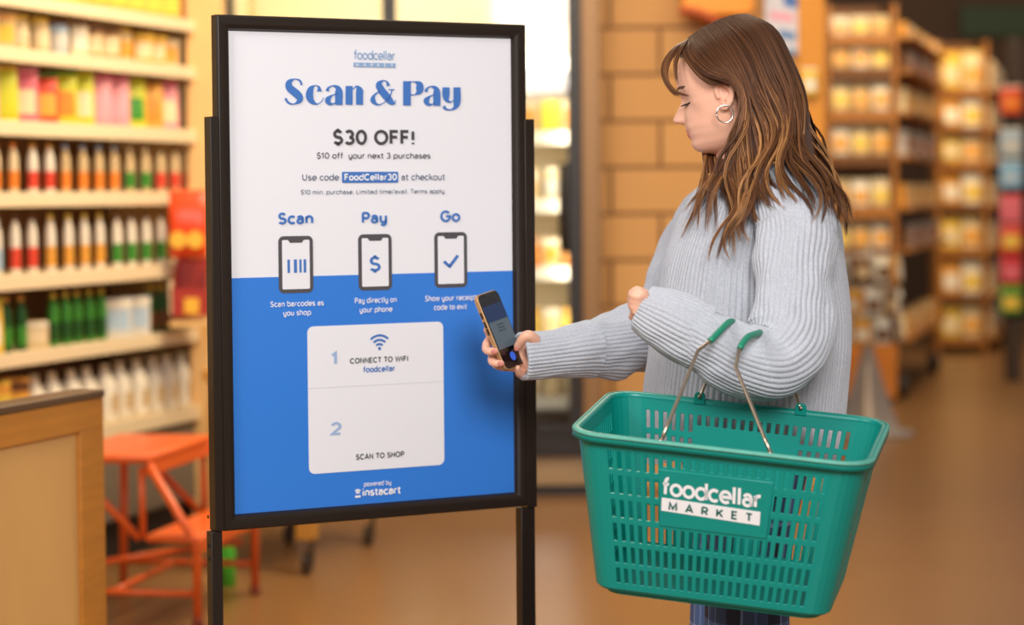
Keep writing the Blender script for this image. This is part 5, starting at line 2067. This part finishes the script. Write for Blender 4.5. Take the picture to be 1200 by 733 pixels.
def gondola(Y, pxa, pxb, pybase, pytop, shelves, side_px, side_Y, label, group, palette, bw, side_pal, lipc):
    """end face between pxa and pxb at depth Y, aisle face running away to side_px at side_Y"""
    xa, xb = P(pxa, 300, Y).x, P(pxb, 300, Y).x
    zz = lambda py: P((pxa + pxb) / 2, py, Y).z
    ex_ = P(side_px, 300, side_Y)
    sd = Vector((ex_.x - xb, side_Y - Y, 0))
    sl_ = sd.length
    sd.normalize()
    sn = Vector((sd.y, -sd.x, 0))
    root = empty('store_shelf', ((xa + xb) / 2, Y + .3, 0))
    tag(root, label, 'shelves')
    top = zz(pytop)
    # core
    MB().prism([Vector((xa, Y + .30, .0)), Vector((xb - .06, Y + .30, 0)), Vector((xb - .06, Y + .3, 0)) + sd * sl_ - sn * .25, Vector((xa, Y + .3, 0)) + sd * sl_], (0, 0, top)).build('core', m_gd, root)
    MB().box(((xa + xb) / 2, Y + .16, zz(pybase) / 2 + .04), xb - xa, .30, zz(pybase) - .08 + .0).build('base', m_gd, root, bevel=.006)
    for x in (xa + .015, xb - .015):
        MB().box((x, Y + .15, top / 2), .03, .28, top).build('upright', m_gw, root, bevel=.003)
    for i, (py, ph) in enumerate(shelves):
        z = zz(py)
        s = MB().box(((xa + xb) / 2, Y + .15, z - .012), xb - xa - .062, .30, .024).build('shelf', m_gw, root)
        MB().box(((xa + xb) / 2, Y - .004, z - lipc / 2), xb - xa - .062, .012, lipc).build('shelf_lip', m_gd if i % 2 else m_gw, s, bevel=.002)
        h = ph * mpp(Y)
        nn = max(1, round((xb - xa - .07) / bw))
        for k_ in range(nn):
            cols, lab = palette[(i * 2 + k_) % len(palette)]
            x = xa + .035 + (xb - xa - .07) * (k_ + .5) / nn
            place('pouch', cols, (round((xb - xa - .07) / nn * .95, 4), .11, round(h, 4)), (x, Y + .08 + rnd.uniform(-.01, .01), z + .0006), rnd.uniform(-.06, .06), lab % ('on shelf row %s' % ('one two three four five six seven eight'.split()[i])) if '%s' in lab else lab, 'pouch', group)
    # aisle face shelves
    for i, (py, ph) in enumerate(shelves):
        z = zz(py)
        o_ = Vector((xb, Y + .1, 0)) + sn * .0
        c = o_ + sd * (sl_ / 2)
        s = MB().box(Vector((c.x, c.y, z - .012)) - sn * .02, sl_ - .12, .24, .024, sd, sn, SZ).build('shelf', m_gw, root)
        n_ = max(2, int(sl_ / .42))
        for k_ in range(n_):
            cols, lab = side_pal[(i * 3 + k_ * 2) % len(side_pal)]
            t = .14 + (sl_ - .26) * (k_ + .4) / n_
            p = o_ + sd * t
            place('carton', cols, (.19, .1, round(ph * mpp(Y) * .8, 4)), (p.x, p.y, z + .0006), math.atan2(sd.y, sd.x), lab, 'carton', group)
    return root, zz, xa, xb, sd, sn


WARM = [((WHITE, IVORY, AMBER), 'white pouch with amber label %s of the nearer store shelf'), ((CREAM, WHITE, YELLOW), 'cream pouch with yellow label %s of the nearer store shelf'), ((IVORY, CREAM, AMBER), 'ivory pouch with amber label %s of the nearer store shelf')]
SIDE1 = [((AMBER, CREAM, ORANGE), 'amber carton on the aisle side of the nearer store shelf'), ((GREY, WHITE, RED), 'grey carton with red label on the aisle side of the nearer store shelf'), ((CREAM, AMBER, YELLOW), 'cream carton with yellow label on the aisle side of the nearer store shelf'), ((BROWN, CREAM, AMBER), 'brown carton on the aisle side of the nearer store shelf')]
g1 = gondola(14.5, 968, 1052, 400, 4, [(40, 22), (80, 32), (130, 36), (182, 38), (243, 34), (292, 34), (398, 30)], 1098, 17.3, 'tall wooden store shelf of white pouches right of the shopper', 'packs on the nearer store shelf', WARM, .14, SIDE1, .07)
GOLD = [((YELLOW, AMBER, CREAM), 'yellow pouch with cream label %s of the farther store shelf'), ((CREAM, YELLOW, AMBER), 'cream pouch with yellow top %s of the farther store shelf'), ((AMBER, ORANGE, WHITE), 'amber pouch with orange top %s of the farther store shelf'), ((WHITE, CREAM, YELLOW), 'white pouch with yellow label %s of the farther store shelf')]
SIDE2 = [((CREAM, WHITE, AMBER), 'cream carton on the aisle side of the farther store shelf'), ((LBLUE, WHITE, GREY), 'pale blue carton on the aisle side of the farther store shelf'), ((AMBER, YELLOW, CREAM), 'amber carton on the aisle side of the farther store shelf')]
g2 = gondola(18.8, 1098, 1158, 396, 48, [(104, 44), (150, 38), (190, 34), (240, 38), (292, 38), (346, 40), (396, 38)], 1172, 21.5, 'farther wooden store shelf of yellow pouches near the right edge', 'packs on the farther store shelf', GOLD, .15, SIDE2, .06)
# bottom board of the nearer shelf with its casters
bb = P(1010, 436, 14.42)
ob = MB().box((bb.x, 14.42, bb.z), P(1050, 436, 14.42).x - P(968, 436, 14.42).x, .03, 62 * mpp(14.42)).build('front_board', mat('orange_board', (196, 116, 34), rough=.5, vary=.1, scale=8), g1[0], bevel=.004)
for px, yy in ((1056, 14.75), (1094, 16.8)):
    c = P(px, 300, yy)
    MB().lathe(Vector((c.x, yy, .075)), [(.001, -.03), (.06, -.03), (.075, -.02), (.075, .02), (.06, .03), (.001, .03)], 20, axis=(1, 0, 0)).build('wheel', mat('wheel_black', (30, 24, 20), rough=.6), g1[0], smooth=False)
# orange carton and small packs on top of the nearer shelf
tz = P(1010, 4, 14.5).z

# wall poster, yellow sign above the shopper, hanging strip at right
pw_ = P(917, 28, 10.27)
pm = mat('poster_paper', (214, 214, 226), rough=.5)
po = MB().box((pw_.x, 10.30, P(917, 14, 10.27).z), 40 * mpp(10.27), .012, 96 * mpp(10.27)).build('wall_poster', pm, None, bevel=.002, origin=(pw_.x, 10.30, pw_.z))
tag(po, 'small blue and pink poster on the block wall above the hair', 'poster')
for a, b, c, d, col in ((2, 18, -10, 6, (70, 118, 190)), (-14, 14, 12, 22, (236, 168, 190)), (-4, 16, 34, 44, (92, 134, 190)), (-16, 0, 40, 54, (240, 214, 150)), (6, 17, 54, 62, (110, 150, 190))):
    MB().prism([Vector((pw_.x + x * mpp(10.27), 10.2935, P(917, y + (4 if x > a else 0), 10.27).z)) for x, y in ((a, c), (b, c), (b, d), (a, d))], (0, -.0015, 0)).build('printed_shape', mat('poster_%d' % col[0], col, rough=.5), po)
sg = P(872, 2, 10.1)
yb = MB()
yb.prism([P(x, y, 10.15) for x, y in ((800, -40), (884, -40), (884, 10), (878, 17), (800, 17))], (0, .1, 0))
ys = yb.build('hanging_sign', mat('orange_yellow_sign', (240, 150, 24), rough=.4), None, bevel=.008, origin=sg)
tag(ys, 'orange yellow sign on the block wall above the shopper', 'sign')
MB().tube([P(796, 12, 10.08), P(815, 14, 10.08), P(835, 22, 10.08), P(850, 30, 10.08)], .018, 10, smooth=5).build('red_edge', mat('red_brown_edge', (176, 74, 24), rough=.5), ys, smooth=True)

# spinner rack with hanging packets before the nearer shelf
m_cone = mat('pale_metal', (168, 152, 140), rough=.3, metal=.4)
SPY = 12.6
sp = P(1017, 480, SPY)
rack = empty('spinner_rack', (sp.x, SPY, 0))
tag(rack, 'metal spinner rack with a cone foot standing right of the basket', 'rack')
b0 = Vector((sp.x, SPY, 0))
MB().lathe(b0, [(.24, 0), (.25, .006), (.24, .02), (.17, .03), (.14, .10), (.085, .26), (.045, .40), (.03, .46), (.028, .50)], 32).build('cone_foot', m_cone, rack, smooth=True)
zt = P(1017, 296, SPY).z
MB().lathe(b0, [(.016, .48), (.016, zt + .02), (.001, zt + .03)], 14).build('pole', m_cone, rack, smooth=True)
ringz = []
for py in (300, 338, 372):
    z = P(1017, py, SPY).z
    ringz.append(z)
    MB().tube([b0 + Vector((.14 * math.cos(2 * PI * j / 24), .14 * math.sin(2 * PI * j / 24), z)) for j in range(25)] , .005, 8).build('hook_ring', m_cone, rack, smooth=True)
    for j in range(4):
        a = PI / 2 * j + .3
        MB().tube([b0 + Vector((0, 0, z)), b0 + Vector((.14 * math.cos(a), .14 * math.sin(a), z))], .004, 6).build('spoke', m_cone, rack)
pk = [((WHITE, CREAM, BROWN), 'white packet with brown label hanging on the spinner rack'), ((BROWN, CREAM, IVORY), 'brown packet with ivory label hanging on the spinner rack'), ((GREY, WHITE, BROWN), 'grey packet hanging on the spinner rack'), ((AMBER, YELLOW, WHITE), 'amber packet hanging on the spinner rack')]
for r_, z in enumerate(ringz):
    for j in range(10):
        a = 2 * PI * (j + .5 * (r_ % 2)) / 10
        cols, lab = pk[(j * 3 + r_) % 4]
        h = .135
        place('pouch', cols, (.085, .03, h), (b0.x + .165 * math.cos(a), b0.y + .165 * math.sin(a), z - h + .002), a + PI / 2 + rnd.uniform(-.3, .3), lab, 'packet', 'packets on the spinner rack')

# strip of coloured packets hanging at the right edge
m_post = mat('dark_post', (58, 40, 24), rough=.6)
HY_ = 16.0
px0 = P(1190, 300, HY_)
hst = MB().box((px0.x, HY_ + .06, 1.15), .10, .08, 2.3).build('clip_strip', m_post, None, bevel=.004, origin=(px0.x, HY_, 0))
tag(hst, 'dark upright post at the right edge hung with coloured packets', 'post')
for py, cols, lab in ((118, (RED, WHITE, ORANGE), 'orange red packet hanging highest on the dark post'), (168, (LBLUE, WHITE, GREY), 'pale blue packet on the dark post below the orange red one'), (205, ((120, 176, 214), WHITE, LBLUE), 'sky blue packet hanging on the dark post'), (245, (ROSE, RED, ROSE), 'rose packet hanging on the dark post'), (280, (RED, ROSE, YELLOW), 'red packet with yellow label on the dark post'), (316, ((200, 50, 60), RED, ROSE), 'crimson packet on the dark post above the green one'), (352, (GREEN, LEMON, YELLOW), 'green packet hanging lowest on the dark post')):
    c = P(1184, py, HY_)
    place('pouch', cols, (.15, .05, .19), (c.x, HY_ - .012, c.z - .09), rnd.uniform(-.1, .1), lab, 'packet', 'packets on the dark post')

yp = P(949, 112, 10.25)
place('pouch', (YELLOW, WHITE, WHITE), (.07, .04, .12), (yp.x, 10.255, yp.z), 0, 'yellow packet hung on the ochre column right of the hair', 'packet', None)
